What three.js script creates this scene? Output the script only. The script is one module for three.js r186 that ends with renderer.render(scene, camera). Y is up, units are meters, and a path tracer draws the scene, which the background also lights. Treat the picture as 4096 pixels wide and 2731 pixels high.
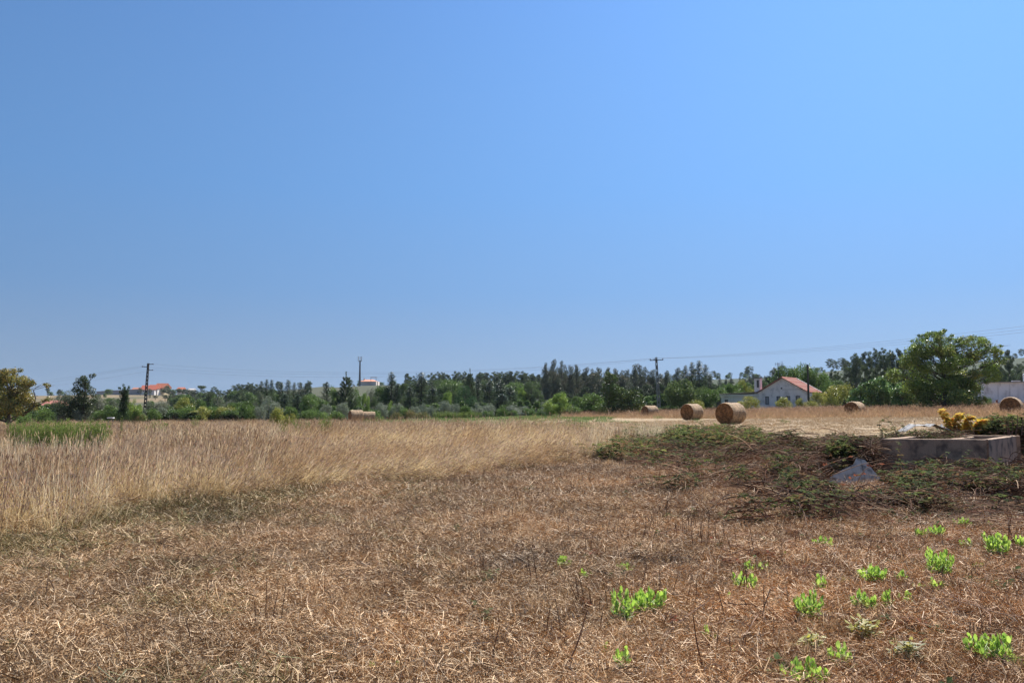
import * as THREE from 'three';
import { mergeGeometries } from 'three/addons/utils/BufferGeometryUtils.js';
import { createNoise2D } from 'simplex-noise';

// ------------------------------------------------------------------ camera, sky, sun, exposure
const F = 3215, CX = 2048, CY = 1365.5, HOR = 1632, EYE = 1.55;
const PITCH = Math.atan((HOR - CY) / F);
const scene = new THREE.Scene();
const camera = new THREE.PerspectiveCamera(2 * Math.atan(CY / F) * 180 / Math.PI, 4096 / 2731, 0.1, 4000);
camera.position.set(0, EYE, 0);
camera.rotation.x = PITCH;
const renderer = new THREE.WebGLRenderer({ antialias: true });
renderer.toneMapping = THREE.LinearToneMapping;
renderer.toneMappingExposure = 1.9;
renderer.shadowMap.enabled = true;
const SUN_EL = 53 * Math.PI / 180, SUN_AZ = 36 * Math.PI / 180;
const SUN = new THREE.Vector3(Math.sin(SUN_AZ) * Math.cos(SUN_EL), Math.sin(SUN_EL), -Math.cos(SUN_AZ) * Math.cos(SUN_EL));
const sun = new THREE.DirectionalLight(new THREE.Color(1, 0.95, 0.875), 4.9);
sun.name = 'sun';
sun.position.copy(SUN).multiplyScalar(200).add(new THREE.Vector3(0, 0, -60));
sun.target.position.set(0, 0, -60);
sun.castShadow = true;
Object.assign(sun.shadow.camera, { left: -120, right: 120, top: 120, bottom: -120, near: 1, far: 500 });
sun.shadow.mapSize.set(4096, 4096);
scene.add(sun, sun.target);
{
  const W = 512, H = 256, data = new Float32Array(W * H * 4);
  const stops = [[0, [0.45, 0.66, 0.98]], [3, [0.44, 0.66, 1.0]], [8, [0.30, 0.575, 1.04]], [15, [0.225, 0.505, 1.02]], [28, [0.150, 0.355, 0.80]], [50, [0.115, 0.28, 0.64]], [90, [0.09, 0.22, 0.53]]];
  for (let j = 0; j < H; j++) {
    const el = ((j + 0.5) / H - 0.5) * Math.PI, deg = Math.max(0, el * 180 / Math.PI);
    let k = 0; while (k < stops.length - 2 && stops[k + 1][0] < deg) k++;
    const t = Math.min(1, (deg - stops[k][0]) / (stops[k + 1][0] - stops[k][0]));
    for (let i = 0; i < W; i++) {
      const az = ((i + 0.5) / W - 0.5) * 2 * Math.PI;
      const x = Math.cos(az) * Math.cos(el), y = Math.sin(Math.max(el, 0)), z = Math.sin(az) * Math.cos(el);
      const g = Math.acos(Math.min(1, Math.max(-1, x * SUN.x + y * SUN.y + z * SUN.z))) * 180 / Math.PI;
      const f = 0.36 + 0.64 * Math.exp(-(Math.max(g, 10) - 40) / 27), white = 0.06 * Math.exp(-g / 22);
      const o = (j * W + i) * 4;
      for (let c = 0; c < 3; c++) data[o + c] = (stops[k][1][c] * (1 - t) + stops[k + 1][1][c] * t) * f / 1.9 + white;
      data[o + 3] = 1;
    }
  }
  const sky = new THREE.DataTexture(data, W, H, THREE.RGBAFormat, THREE.FloatType);
  sky.mapping = THREE.EquirectangularReflectionMapping;
  sky.magFilter = sky.minFilter = THREE.LinearFilter; sky.needsUpdate = true;
  scene.background = sky; scene.environment = sky;
}

scene.fog = new THREE.FogExp2(0xdfe9f5, 0.00009);

// ------------------------------------------------------------------ helpers
let seed = 12345;
const rnd = () => { seed = (seed + 0x6d2b79f5) | 0; let t = Math.imul(seed ^ (seed >>> 15), 1 | seed); t = (t + Math.imul(t ^ (t >>> 7), 61 | t)) ^ t; return ((t ^ (t >>> 14)) >>> 0) / 4294967296; };
const rr = (a, b) => a + (b - a) * rnd();
const pick = (a) => a[Math.floor(rnd() * a.length)];
const gauss = () => (rnd() + rnd() + rnd() + rnd() - 2) * 1.2;
const n2 = createNoise2D(rnd);
const clamp = (x, a, b) => Math.min(b, Math.max(a, x));
const sm = (a, b, x) => { const t = clamp((x - a) / (b - a), 0, 1); return t * t * (3 - 2 * t); };
const lerp = (a, b, t) => a + (b - a) * t;
const table = (pts, x) => { if (x <= pts[0][0]) return pts[0][1]; for (let i = 1; i < pts.length; i++) if (x <= pts[i][0]) return lerp(pts[i - 1][1], pts[i][1], (x - pts[i - 1][0]) / (pts[i][0] - pts[i - 1][0])); return pts[pts.length - 1][1]; };
const CP = Math.cos(PITCH), SP = Math.sin(PITCH);
const at = (px, py, depth) => { const u = (px - CX) / F, v = -(py - CY) / F, s = depth / (CP - v * SP); return new THREE.Vector3(u * s, EYE + s * (v * CP + SP), -depth); };
const proj = (x, y, d) => { const yy = y - EYE, zc = d * CP + yy * SP, yc = yy * CP - d * SP; return [CX + F * x / zc, CY - F * yc / zc]; };
const V = (x, y, z) => new THREE.Vector3(x, y, z);

// ------------------------------------------------------------------ the lie of the land
const RIDGE = [[-1500, 1560], [-400, 1575], [0, 1580], [300, 1574], [430, 1572], [600, 1573], [720, 1575], [810, 1588], [950, 1575], [1150, 1556], [1290, 1541], [1360, 1545], [1450, 1537], [1520, 1536], [1700, 1540], [2000, 1540], [2500, 1550], [2800, 1530], [3100, 1520], [3400, 1490], [3800, 1470], [4096, 1446], [5000, 1430]];
function land(x, z) {
  const d = -z;
  if (d < 1) return 0.03 * n2(x * 0.5, z * 0.5) * sm(40, 10, Math.hypot(x, z));
  let h = sm(8, 45, d) * (0.3 + 0.021 * clamp(x, -20, 55));
  const px = clamp(CX + F * x / d, -1500, 5000);
  h -= 0.9 * sm(92, 150, d) * sm(2250, 1800, px) * sm(-600, 500, px);
  const e = (HOR - table(RIDGE, px)) / F;
  h += sm(150, 620, d) * Math.max(0, e * 620 + 0.8);
  if (d > 620) h -= 14 * sm(620, 1100, d);
  if (d < 60) {
    const near = sm(40, 20, d);
    h += near * (0.045 * n2(x * 1.3, z * 1.3) + 0.03 * n2(x * 3.1 + 9, z * 3.1) + 0.06 * n2(x * 0.35 + 3, z * 0.35 - 8));
  }
  return h;
}
function hit(px, py) { let a = 1.5, b = 140; for (let i = 0; i < 50; i++) { const m = (a + b) / 2, p = at(px, py, m); if (p.y > land(p.x, p.z)) a = m; else b = m; } const p = at(px, py, a); p.y = land(p.x, p.z); return p; }
const groundPx = (x, d) => proj(x, land(x, -d), d);
// where the standing grass begins and ends, read along the ground
const FRONT = [[-900, 2240], [0, 2190], [261, 2150], [420, 2070], [575, 2030], [800, 2040], [1045, 1990], [1393, 1945], [1654, 1950], [2003, 1893], [2300, 1850], [2500, 1815], [2750, 1775], [2950, 1735], [3050, 1690], [3100, 1600]];
const BACK = [[-900, 1680], [1300, 1686], [1500, 1712], [1700, 1728], [2000, 1738], [2300, 1745], [2600, 1755], [2900, 1760], [3100, 1760]];
const inTall = (px, py) => py < table(FRONT, px) && py > table(BACK, px);
const isMown = (px, py) => py >= table(FRONT, px) - 6 && (px < 2950 || py > table([[2950, 1735], [3200, 1770], [3500, 1760], [4200, 1740]], px));

// ------------------------------------------------------------------ mesh building
class MB {
  constructor() { this.p = []; this.c = []; this.i = []; this.groups = []; }
  v(x, y, z, c) { this.p.push(x, y, z); this.c.push(c[0], c[1], c[2]); return this.p.length / 3 - 1; }
  quad(a, b, c, d) { this.i.push(a, b, c, a, c, d); }
  tri(a, b, c) { this.i.push(a, b, c); }
  ribbon(pts, ws, side, col) {
    let l = -1, r = -1;
    pts.forEach((p, k) => {
      const w = ws[k] / 2;
      if (w <= 0) { const t = this.v(p.x, p.y, p.z, col); if (k) this.tri(l, r, t); l = r = t; return; }
      const a = this.v(p.x - side.x * w, p.y - side.y * w, p.z - side.z * w, col), b = this.v(p.x + side.x * w, p.y + side.y * w, p.z + side.z * w, col);
      if (k) this.quad(l, r, b, a);
      l = a; r = b;
    });
  }
  tube(pts, rs, sides, col, cap = true) {
    const rings = [];
    const up = V(0, 1, 0), n = V(), b = V(), t = V();
    pts.forEach((p, k) => {
      t.copy(pts[Math.min(k + 1, pts.length - 1)]).sub(pts[Math.max(k - 1, 0)]).normalize();
      n.crossVectors(Math.abs(t.y) > 0.95 ? V(1, 0, 0) : up, t).normalize(); b.crossVectors(t, n);
      const ring = [];
      for (let s = 0; s < sides; s++) { const a = s / sides * 2 * Math.PI, ca = Math.cos(a) * rs[k], sa = Math.sin(a) * rs[k]; ring.push(this.v(p.x + n.x * ca + b.x * sa, p.y + n.y * ca + b.y * sa, p.z + n.z * ca + b.z * sa, Array.isArray(col[0]) ? col[k] : col)); }
      if (k) for (let s = 0; s < sides; s++) this.quad(rings[k - 1][s], rings[k - 1][(s + 1) % sides], ring[(s + 1) % sides], ring[s]);
      rings.push(ring);
    });
    if (cap) for (const [ring, o] of [[rings[0], 1], [rings[rings.length - 1], 0]]) for (let s = 1; s < sides - 1; s++) o ? this.tri(ring[0], ring[s + 1], ring[s]) : this.tri(ring[0], ring[s], ring[s + 1]);
  }
  // a leaf: a rhombus bent along its midrib
  leaf(p, dir, nor, len, wid, col) {
    const s = V().crossVectors(dir, nor).normalize().multiplyScalar(wid / 2), m = dir.clone().multiplyScalar(len * 0.5);
    const a = this.v(p.x - m.x, p.y - m.y, p.z - m.z, col), b = this.v(p.x + s.x, p.y + s.y, p.z + s.z, col), c = this.v(p.x + m.x - nor.x * len * 0.1, p.y + m.y - nor.y * len * 0.1, p.z + m.z - nor.z * len * 0.1, col), d = this.v(p.x - s.x, p.y - s.y, p.z - s.z, col);
    this.quad(a, b, c, d);
  }
  mark(m) { this.groups.push([this.i.length, m]); }
  geo(normals = false) {
    const g = new THREE.BufferGeometry();
    g.setAttribute('position', new THREE.Float32BufferAttribute(this.p, 3));
    g.setAttribute('color', new THREE.Float32BufferAttribute(this.c, 3));
    g.setIndex(new THREE.BufferAttribute(new Uint32Array(this.i), 1));
    this.groups.forEach(([s, m], k) => { const e = k + 1 < this.groups.length ? this.groups[k + 1][0] : this.i.length; if (e > s) g.addGroup(s, e - s, m); });
    if (normals) g.computeVertexNormals();
    return g;
  }
}
const used = new Map();
function numbered(name) { const n = used.get(name) ?? 0; used.set(name, n + 1); return n ? name + '_' + String(n).padStart(3, '0') : name; }
function tag(o, label, category, group, kind) { Object.assign(o.userData, { label, category }); if (group) o.userData.group = group; if (kind) o.userData.kind = kind; return o; }
function shade(o) { o.traverse((m) => { if (m.isMesh) { m.castShadow = true; m.receiveShadow = true; } }); return o; }
function thing(name, label, category, pos = [0, 0, 0], turn = 0, group) { const o = new THREE.Group(); o.name = numbered(name); o.position.set(...pos); o.rotation.y = turn; tag(o, label, category, group); scene.add(o); return o; }
function part(parent, name, geo, mat) { const m = new THREE.Mesh(geo, mat); m.name = name; m.castShadow = m.receiveShadow = true; parent.add(m); return m; }
function copy(src, label, group) { const o = src.clone(); o.name = numbered(src.userData.base); o.userData = { ...src.userData, label }; delete o.userData.base; if (group) o.userData.group = group; scene.add(o); return o; }
function stuff(name, geo, mat, list, label, category) {
  const m = new THREE.InstancedMesh(geo, mat, list.length); m.name = numbered(name);
  list.forEach((e, k) => { m.setMatrixAt(k, e.m); if (e.c) m.setColorAt(k, e.c); });
  m.castShadow = m.receiveShadow = true; tag(m, label, category, null, 'stuff'); scene.add(m); return m;
}
const QX = new THREE.Quaternion(), QY = new THREE.Quaternion(), QZ = new THREE.Quaternion();
// a place for a copy: stood on the ground, turned, leaning by `lean` towards the compass direction `to`
function place(x, y, z, turn, sx, sy, lean = 0, to = 0, sz = sx) {
  QY.setFromAxisAngle(V(0, 1, 0), turn);
  if (lean) { QX.setFromAxisAngle(V(-Math.sin(to), 0, Math.cos(to)).applyAxisAngle(V(0, 1, 0), Math.PI), lean); QY.premultiply(QX); }
  return new THREE.Matrix4().compose(V(x, y, z), QY, V(sx, sy, sz));
}
function tint(l, s = 0.15, warm = 0) { const k = 1 + gauss() * s; return new THREE.Color().setRGB(l[0] * k * (1 + warm), l[1] * k, l[2] * k * (1 - warm)); }

// ------------------------------------------------------------------ textures and materials
function noiseTexture(size, fn, srgb = false) {
  const d = new Uint8Array(size * size * 4);
  for (let j = 0; j < size; j++) for (let i = 0; i < size; i++) { const c = fn(i, j), o = (j * size + i) * 4; d[o] = clamp(c[0] * 255, 0, 255); d[o + 1] = clamp(c[1] * 255, 0, 255); d[o + 2] = clamp(c[2] * 255, 0, 255); d[o + 3] = 255; }
  const t = new THREE.DataTexture(d, size, size); t.wrapS = t.wrapT = THREE.RepeatWrapping; t.magFilter = THREE.LinearFilter; if (srgb) t.colorSpace = THREE.SRGBColorSpace; t.needsUpdate = true; return t;
}
const speckle = noiseTexture(512, (i, j) => { const f = 0.80 + 0.10 * n2(i * 0.11, j * 0.11) + 0.10 * n2(i * 0.45, j * 0.45) + 0.12 * (rnd() - 0.5); return [f, f, f]; });
const std = (o) => new THREE.MeshPhysicalMaterial({ roughness: 0.85, metalness: 0, specularIntensity: 0.4, ...o });
const M = {
  ground: std({ vertexColors: true, map: speckle, roughness: 0.95, bumpMap: speckle, bumpScale: 0.02 }),
  straw: std({ vertexColors: true, roughness: 0.5, side: THREE.DoubleSide }),
  grass: new THREE.MeshPhysicalMaterial({ vertexColors: true, roughness: 1, specularIntensity: 0.12, transmission: 0.5, side: THREE.DoubleSide }),
  leaf: new THREE.MeshPhysicalMaterial({ vertexColors: true, roughness: 1, specularIntensity: 0.12, transmission: 0.42, side: THREE.DoubleSide }),
  gloss: new THREE.MeshPhysicalMaterial({ vertexColors: true, roughness: 0.36, specularIntensity: 0.7, side: THREE.DoubleSide }),
  bark: std({ vertexColors: true, roughness: 0.95 }),
  cane: std({ vertexColors: true, roughness: 0.85 }),
  wire: std({ color: new THREE.Color(0.2, 0.2, 0.21), roughness: 0.6 }),
};
const CROWN = [M.leaf, M.gloss];

// ------------------------------------------------------------------ ground
{
  const ang = [], rad = [];
  for (let a = -180; a < -46; a += 4) ang.push(a);
  for (let a = -46; a <= 46; a += 0.42) ang.push(a);
  for (let a = 48; a <= 180; a += 4) ang.push(Math.min(a, 180));
  if (ang[ang.length - 1] < 180) ang.push(180);
  rad.push(0.001, 0.6, 1.2, 1.8); for (let r = 2.3; r < 1600; r *= 1 + clamp(0.011 + Math.max(0, r - 40) * 0.0002, 0, 0.05)) rad.push(r);
  const mb = new MB(), uv = [], A = ang.length;
  const tan = [0.464, 0.336, 0.188], soil = [0.085, 0.052, 0.03], straw = [0.288, 0.196, 0.104], olive = [0.080, 0.084, 0.044], dry = [0.25, 0.18, 0.10];
  rad.forEach((r, k) => {
    for (let j = 0; j < A; j++) {
      const a = ang[j] * Math.PI / 180, x = Math.sin(a) * r, z = -Math.cos(a) * r, d = -z, y = land(x, z);
      let c = soil;
      if (d > 2 && Math.abs(x) < d * 1.05) {
        const [px, py] = proj(x, y, d);
        const mix = (p, q, t) => p.map((v, i) => lerp(v, q[i], clamp(t, 0, 1)));
        if (d < 110) {
          if (isMown(px, py)) c = mix(soil, straw, 0.2 + 0.25 * n2(x * 0.4, z * 0.4));
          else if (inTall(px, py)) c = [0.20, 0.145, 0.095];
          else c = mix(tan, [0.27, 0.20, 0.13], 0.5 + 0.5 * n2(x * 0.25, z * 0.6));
          if (d > 85) c = mix(c, olive, sm(85, 105, d));
        } else c = mix(olive, dry, sm(230, 420, d) * sm(1000, 700, px) * clamp(0.25 + 0.9 * n2(x * 0.02, z * 0.012), 0, 1));
        const hill = sm(330, 480, d) * sm(900, 620, px); c = mix(c, dry, hill * (0.55 + 0.5 * n2(x * 0.03, z * 0.03)));
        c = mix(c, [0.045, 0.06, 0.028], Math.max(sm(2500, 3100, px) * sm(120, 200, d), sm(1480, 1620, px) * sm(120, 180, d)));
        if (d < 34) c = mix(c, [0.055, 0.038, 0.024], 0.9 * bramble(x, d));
      }
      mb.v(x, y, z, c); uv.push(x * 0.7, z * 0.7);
      if (k && j) { const o = k * A + j; mb.quad(o - A - 1, o - A, o, o - 1); }
    }
  });
  const g = mb.geo(true); g.setAttribute('uv', new THREE.Float32BufferAttribute(uv, 2));
  const m = new THREE.Mesh(g, M.ground); m.name = 'ground'; m.receiveShadow = true;
  tag(m, 'dry straw-coloured field ground rising to low hills', 'ground', null, 'structure'); scene.add(m);
}

// ------------------------------------------------------------------ straw, stubble and standing grass (nobody could count them)
const STRAW = [[0.638, 0.447, 0.255], [0.547, 0.369, 0.201], [0.429, 0.274, 0.141], [0.274, 0.164, 0.078], [0.711, 0.538, 0.347], [0.146, 0.084, 0.039], [0.474, 0.292, 0.150]];
const jit = (c, s = 0.18) => { const k = 1 + gauss() * s; return [c[0] * k, c[1] * k, c[2] * k]; };
function strawMat(n, R, cols, opt = {}) {
  const mb = new MB(), { l0 = 0.025, l1 = 0.15, w0 = 0.0017, w1 = 0.0038, tilt = 0.55, lift = 0.06 } = opt, flow = rnd() * 6.28;
  for (let k = 0; k < n; k++) {
    const a = rnd() * 6.283, r = R * Math.sqrt(rnd()), L = lerp(l0, l1, rnd() * rnd()), dirA = rnd() < 0.55 ? flow + gauss() * 0.6 : rnd() * 6.283, el = gauss() * tilt;
    const dir = V(Math.cos(dirA) * Math.cos(el), Math.sin(el), Math.sin(dirA) * Math.cos(el)), c = V(Math.cos(a) * r, 0.006 + lift * rnd() * rnd() + Math.abs(Math.sin(el)) * L * 0.4, Math.sin(a) * r);
    const roll = rnd() * 3.14, side = V(-Math.sin(dirA) * Math.cos(roll), Math.sin(roll), Math.cos(dirA) * Math.cos(roll)), w = rr(w0, w1), bend = gauss() * 0.12 * L;
    const p0 = c.clone().addScaledVector(dir, -L / 2), p2 = c.clone().addScaledVector(dir, L / 2), p1 = c.clone(); p1.y += bend; p1.x -= Math.sin(dirA) * bend; p1.z += Math.cos(dirA) * bend;
    mb.ribbon([p0, p1, p2], [w, w, w * 0.6], side, jit(pick(cols)));
  }
  return mb.geo();
}
function tuft(n, R, h0, h1, cols, opt = {}) {   // blades standing from a common foot
  const mb = new MB(), { w = 0.004, spread = 0.5, head = 0, headCol = [[0.4, 0.3, 0.2]], curl = 0.25 } = opt;
  for (let k = 0; k < n; k++) {
    const a = rnd() * 6.283, r = R * Math.sqrt(rnd()), H = lerp(h0, h1, Math.pow(rnd(), 0.8)), az = rnd() * 6.283, le = Math.abs(gauss()) * spread, cv = rr(0, curl), face = rnd() * 6.283;
    const col = jit(pick(cols)), base = V(Math.cos(a) * r, 0, Math.sin(a) * r), side = V(Math.cos(face), 0, Math.sin(face)), pts = [], ws = [];
    for (let s = 0; s <= 3; s++) { const t = s / 3, o = H * (le * t + cv * t * t); pts.push(V(base.x + Math.cos(az) * o, H * t * Math.cos(le * 0.6) - H * cv * 0.35 * t * t, base.z + Math.sin(az) * o)); ws.push(w * (1 - 0.55 * t)); }
    if (head && rnd() < head) {
      mb.ribbon(pts, ws, side, col);
      const d = pts[3].clone().sub(pts[2]).normalize(), L = rr(0.05, 0.13), hc = jit(pick(headCol)), W = rr(0.008, 0.016), s2 = V(-side.z, 0, side.x);
      for (const sd of [side, s2]) mb.ribbon([pts[3].clone(), pts[3].clone().addScaledVector(d, L * 0.45), pts[3].clone().addScaledVector(d, L)], [W * 0.35, W, 0], sd, hc);
    } else { ws[3] = 0; mb.ribbon(pts, ws, side, col); }
  }
  return mb.geo();
}
function umbels(n) {   // dead wild-carrot stalks with dark flat heads
  const mb = new MB();
  for (let k = 0; k < n; k++) {
    const a = rnd() * 6.283, r = 0.3 * Math.sqrt(rnd()), H = rr(0.6, 0.95), az = rnd() * 6.283, o = rr(0, 0.15), foot = V(Math.cos(a) * r, 0, Math.sin(a) * r), top = V(foot.x + Math.cos(az) * o, H, foot.z + Math.sin(az) * o), col = jit([0.25, 0.16, 0.10]);
    mb.tube([foot, foot.clone().lerp(top, 0.5), top], [0.003, 0.0025, 0.002], 3, col, false);
    const hw = rr(0.018, 0.04), hc = jit([0.10, 0.06, 0.045]);
    for (let s = 0; s < 7; s++) { const f = s / 7 * 6.283; mb.leaf(V(top.x + Math.cos(f) * hw * 0.5, top.y + 0.012, top.z + Math.sin(f) * hw * 0.5), V(Math.cos(f), 0.5, Math.sin(f)).normalize(), V(0, 1, 0), hw, hw * 0.7, hc); }
  }
  return mb.geo();
}
function scatter(n, d0, d1, wide, fn, pow = 1) { if (wide > 0.6) { n = Math.round(n * 1.22); wide *= 1.22; } for (let k = 0; k < n; k++) { const d = Math.sqrt(lerp(d0 ** 2, d1 ** 2, Math.pow(rnd(), pow))), x = rr(-1, 1) * (d * wide + 1.2); fn(x, d); } }
const inTank = (x, d) => { const u = x - 8.85, v = d - 17.6, a = u * 0.79 + v * 0.0; return x > 7.4 && x < 12.4 && d > 16.4 && d < 19.8; };
// how strongly brambles have overgrown the place
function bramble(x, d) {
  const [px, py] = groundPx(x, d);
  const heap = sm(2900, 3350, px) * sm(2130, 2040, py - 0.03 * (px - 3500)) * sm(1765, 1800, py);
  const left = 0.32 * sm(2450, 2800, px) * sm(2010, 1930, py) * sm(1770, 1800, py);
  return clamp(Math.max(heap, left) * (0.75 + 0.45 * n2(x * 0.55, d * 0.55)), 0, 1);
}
const inSheet = (x, d) => { const px = CX + F * x / d; return px > 3280 && px < 3590 && d > 12.4 && d < 16.2; };
const mound = (x, d) => { const e = Math.hypot((x - 8.7) / 2.6, (d - 15.9) / 1.9), f = Math.hypot((x - 6.3) / 1.3, (d - 18.2) / 1.6), g = Math.hypot((x - 10.6) / 1.5, (d - 14.4) / 1.2); const heap = 0.26 * sm(10.6, 12.4, d) * sm(16.0, 14.0, d) * sm(5.6, 7.6, x) * (0.75 + 0.5 * n2(x * 0.9, d * 0.9)); return 0.72 * Math.exp(-f * f) + 0.12 * Math.exp(-g * g) + heap * (inSheet(x, d) ? 0.1 : 1); };

{ // cut straw lying over the mown ground
  const light = [[], [], [], [], []], browns = [[], [], []], greens = [[], []];
  const put = (x, d) => {
    const [px, py] = groundPx(x, d); if (py > 1600 && !isMown(px, py) && d > 3) return;
    const y = land(x, -d), b = bramble(x, d), big = n2(x * 0.23 + 5, d * 0.33), fine = n2(x * 0.9, d * 0.9);
    const front = table(FRONT, px), edge = sm(190, 20, py - front) * sm(1500, 700, px);
    const g = edge * 0.75 + sm(0.25, 0.8, n2(x * 0.6 + 40, d * 0.8)) * 0.5 * sm(2300, 1200, px), br = b * 0.9 + sm(2300, 3300, px) * sm(-0.1, 0.6, n2(x * 0.55 + 9, d * 0.8)) * 0.45 * sm(2000, 2350, py) + sm(0.1, 0.7, n2(x * 0.6 - 20, d * 0.8)) * 0.45;
    if (rnd() < b * 0.55) return; const r = rnd(), s = rr(0.8, 1.25) * (d > 12 ? 1.25 : 1);
    const e = { m: place(x, y + 0.035 * Math.max(0, fine) + (b > 0.3 ? mound(x, d) * 0.5 * rnd() : 0), -d, rnd() * 6.283, s, s * rr(0.8, 1.5), gauss() * 0.12, rnd() * 6.28), c: tint([1, 1, 1].map((v, i) => v * (0.97 + 0.2 * big + 0.22 * n2(x * 1.1 + 31, d * 1.1) + 0.13 * n2(x * 2.6, d * 2.6 + 5)) * (1 + 0.08 * sm(2300, 3400, px) * (1 - i))), 0.1) };
    if (r < g) pick(greens).push(e); else if (r < g + br * (1 - g)) pick(browns).push(e); else pick(light).push(e);
  };
  scatter(7600, 3.2, 19, 0.70, put); scatter(2600, 14, 32, 0.70, put); scatter(1500, 3, 7.5, 0.75, put);
  const H = [[], [], []];   // little heaps of straw that throw shade on the rest
  scatter(3400, 3.3, 22, 0.70, (x, d) => { const [px, py] = groundPx(x, d); if (!isMown(px, py) || n2(x * 0.8 + 55, d * 0.9) < -0.25) return; const s = rr(0.7, 1.5); pick(H).push({ m: place(x, land(x, -d) - 0.01, -d, rnd() * 6.28, s, s * rr(0.7, 1.2), gauss() * 0.1, rnd() * 6.28), c: tint([1, 1, 1].map((v) => v * (0.95 + 0.25 * n2(x * 0.9, d * 0.9))), 0.14) }); });
  H.forEach((l) => { const mb = new MB(), flow = rnd() * 6.28; for (let k = 0; k < 170; k++) { const a = rnd() * 6.283, r = 0.17 * Math.sqrt(rnd()), e = Math.exp(-r * r * 100), q = flow + gauss() * 0.9, L = rr(0.04, 0.16), t = gauss() * 0.5, dir = V(Math.cos(q) * Math.cos(t), Math.sin(t), Math.sin(q) * Math.cos(t)), c = V(Math.cos(a) * r, 0.015 + e * 0.085 * Math.sqrt(rnd()), Math.sin(a) * r), ro = rnd() * 3.14; mb.ribbon([c.clone().addScaledVector(dir, -L / 2), c.clone().add(V(0, 0.01, 0)), c.clone().addScaledVector(dir, L / 2)], [0.003, 0.0035, 0.002], V(-Math.sin(q) * Math.cos(ro), Math.sin(ro), Math.cos(q) * Math.cos(ro)), jit(pick(STRAW))); } stuff('straw_heap', mb.geo(), M.straw, l, 'little heaps of straw scattered over the mown ground', 'straw'); });
  light.forEach((l) => stuff('cut_straw', strawMat(330, 0.32, STRAW), M.straw, l, 'pale cut straw lying flat over the mown ground', 'straw'));
  browns.forEach((l) => stuff('brown_litter', strawMat(280, 0.32, [[0.22, 0.135, 0.075], [0.32, 0.21, 0.115], [0.11, 0.07, 0.042], [0.54, 0.385, 0.225], [0.26, 0.145, 0.08], [0.66, 0.49, 0.31]], { l1: 0.2, w1: 0.0042 }), M.straw, l, 'reddish brown stalk litter among the cut straw', 'plant litter'));
  greens.forEach((l) => stuff('matted_grass', strawMat(260, 0.34, [[0.20, 0.16, 0.055], [0.30, 0.21, 0.09], [0.50, 0.36, 0.19], [0.13, 0.10, 0.038], [0.15, 0.17, 0.05], [0.62, 0.46, 0.26], [0.13, 0.08, 0.04]], { l1: 0.24, tilt: 0.6, lift: 0.1 }), M.straw, l, 'dark greenish matted grass along the foot of the tall grass', 'grass'));
}
{ // small tufts left standing in the mown strip
  const A = [[], [], []], B = [[], []], S = [[], [], [], [], [], []];
  scatter(6500, 3.4, 24, 0.7, (x, d) => { const [px, py] = groundPx(x, d); if (!isMown(px, py)) return; const y = land(x, -d), e = { m: place(x, y, -d, rnd() * 6.28, rr(0.7, 1.3), rr(0.5, 1.25), gauss() * 0.25, rnd() * 6.28), c: tint([1, 1, 1], 0.15) }; if (n2(x * 0.7, d * 0.7) + gauss() * 0.3 > 0.1) pick(A).push(e); });
  scatter(900, 3.4, 24, 0.7, (x, d) => { const [px, py] = groundPx(x, d); if (!isMown(px, py)) return; if (n2(x * 0.4 + 40, d * 0.4) < -0.05 && px > 900) return; pick(B).push({ m: place(x, land(x, -d), -d, rnd() * 6.28, rr(0.6, 1.1), rr(0.5, 1), gauss() * 0.2, rnd() * 6.28) }); });
  scatter(3600, 3.4, 24, 0.7, (x, d) => { const [px, py] = groundPx(x, d); if (!isMown(px, py) || rnd() > 0.15 + 0.8 * sm(1100, 2700, px) || n2(x * 0.7 - 30, d * 0.7) < -0.2) return; pick(S).push({ m: place(x, land(x, -d) - 0.01, -d, rnd() * 6.28, rr(1, 1.5), rr(0.7, 2.1), gauss() * 0.25, rnd() * 6.28), c: tint([1, 1, 1], 0.25) }); });
  A.forEach((l) => stuff('dry_tuft', tuft(40, 0.09, 0.05, 0.16, STRAW, { spread: 0.7, w: 0.0035 }), M.grass, l, 'short dry grass tufts standing in the mown strip', 'grass'));
  B.forEach((l) => stuff('green_tuft', tuft(14, 0.06, 0.04, 0.12, [[0.10, 0.14, 0.06], [0.13, 0.16, 0.08], [0.07, 0.10, 0.045]], { spread: 0.6, w: 0.004 }), M.grass, l, 'thin green grass blades pushing through the straw', 'grass'));
  S.forEach((l, v) => {
    const mb = new MB(); for (let k = 0; k < 2 + v % 3; k++) { const a = rnd() * 6.28, r = rr(0, 0.12), f = V(Math.cos(a) * r, 0, Math.sin(a) * r), h = rr(0.04, 0.16), o = h * rr(0, 0.5), b = rnd() * 6.28; mb.tube([f, V(f.x + Math.cos(b) * o * 0.5, h * 0.55, f.z + Math.sin(b) * o * 0.5), V(f.x + Math.cos(b) * o, h, f.z + Math.sin(b) * o)], [0.0035, 0.003, 0.002], 4, jit([0.15, 0.09, 0.055])); }
    stuff('cut_stem', mb.geo(), M.cane, l, 'dark cut-off weed stems standing out of the straw', 'stems');
  });
}
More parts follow.
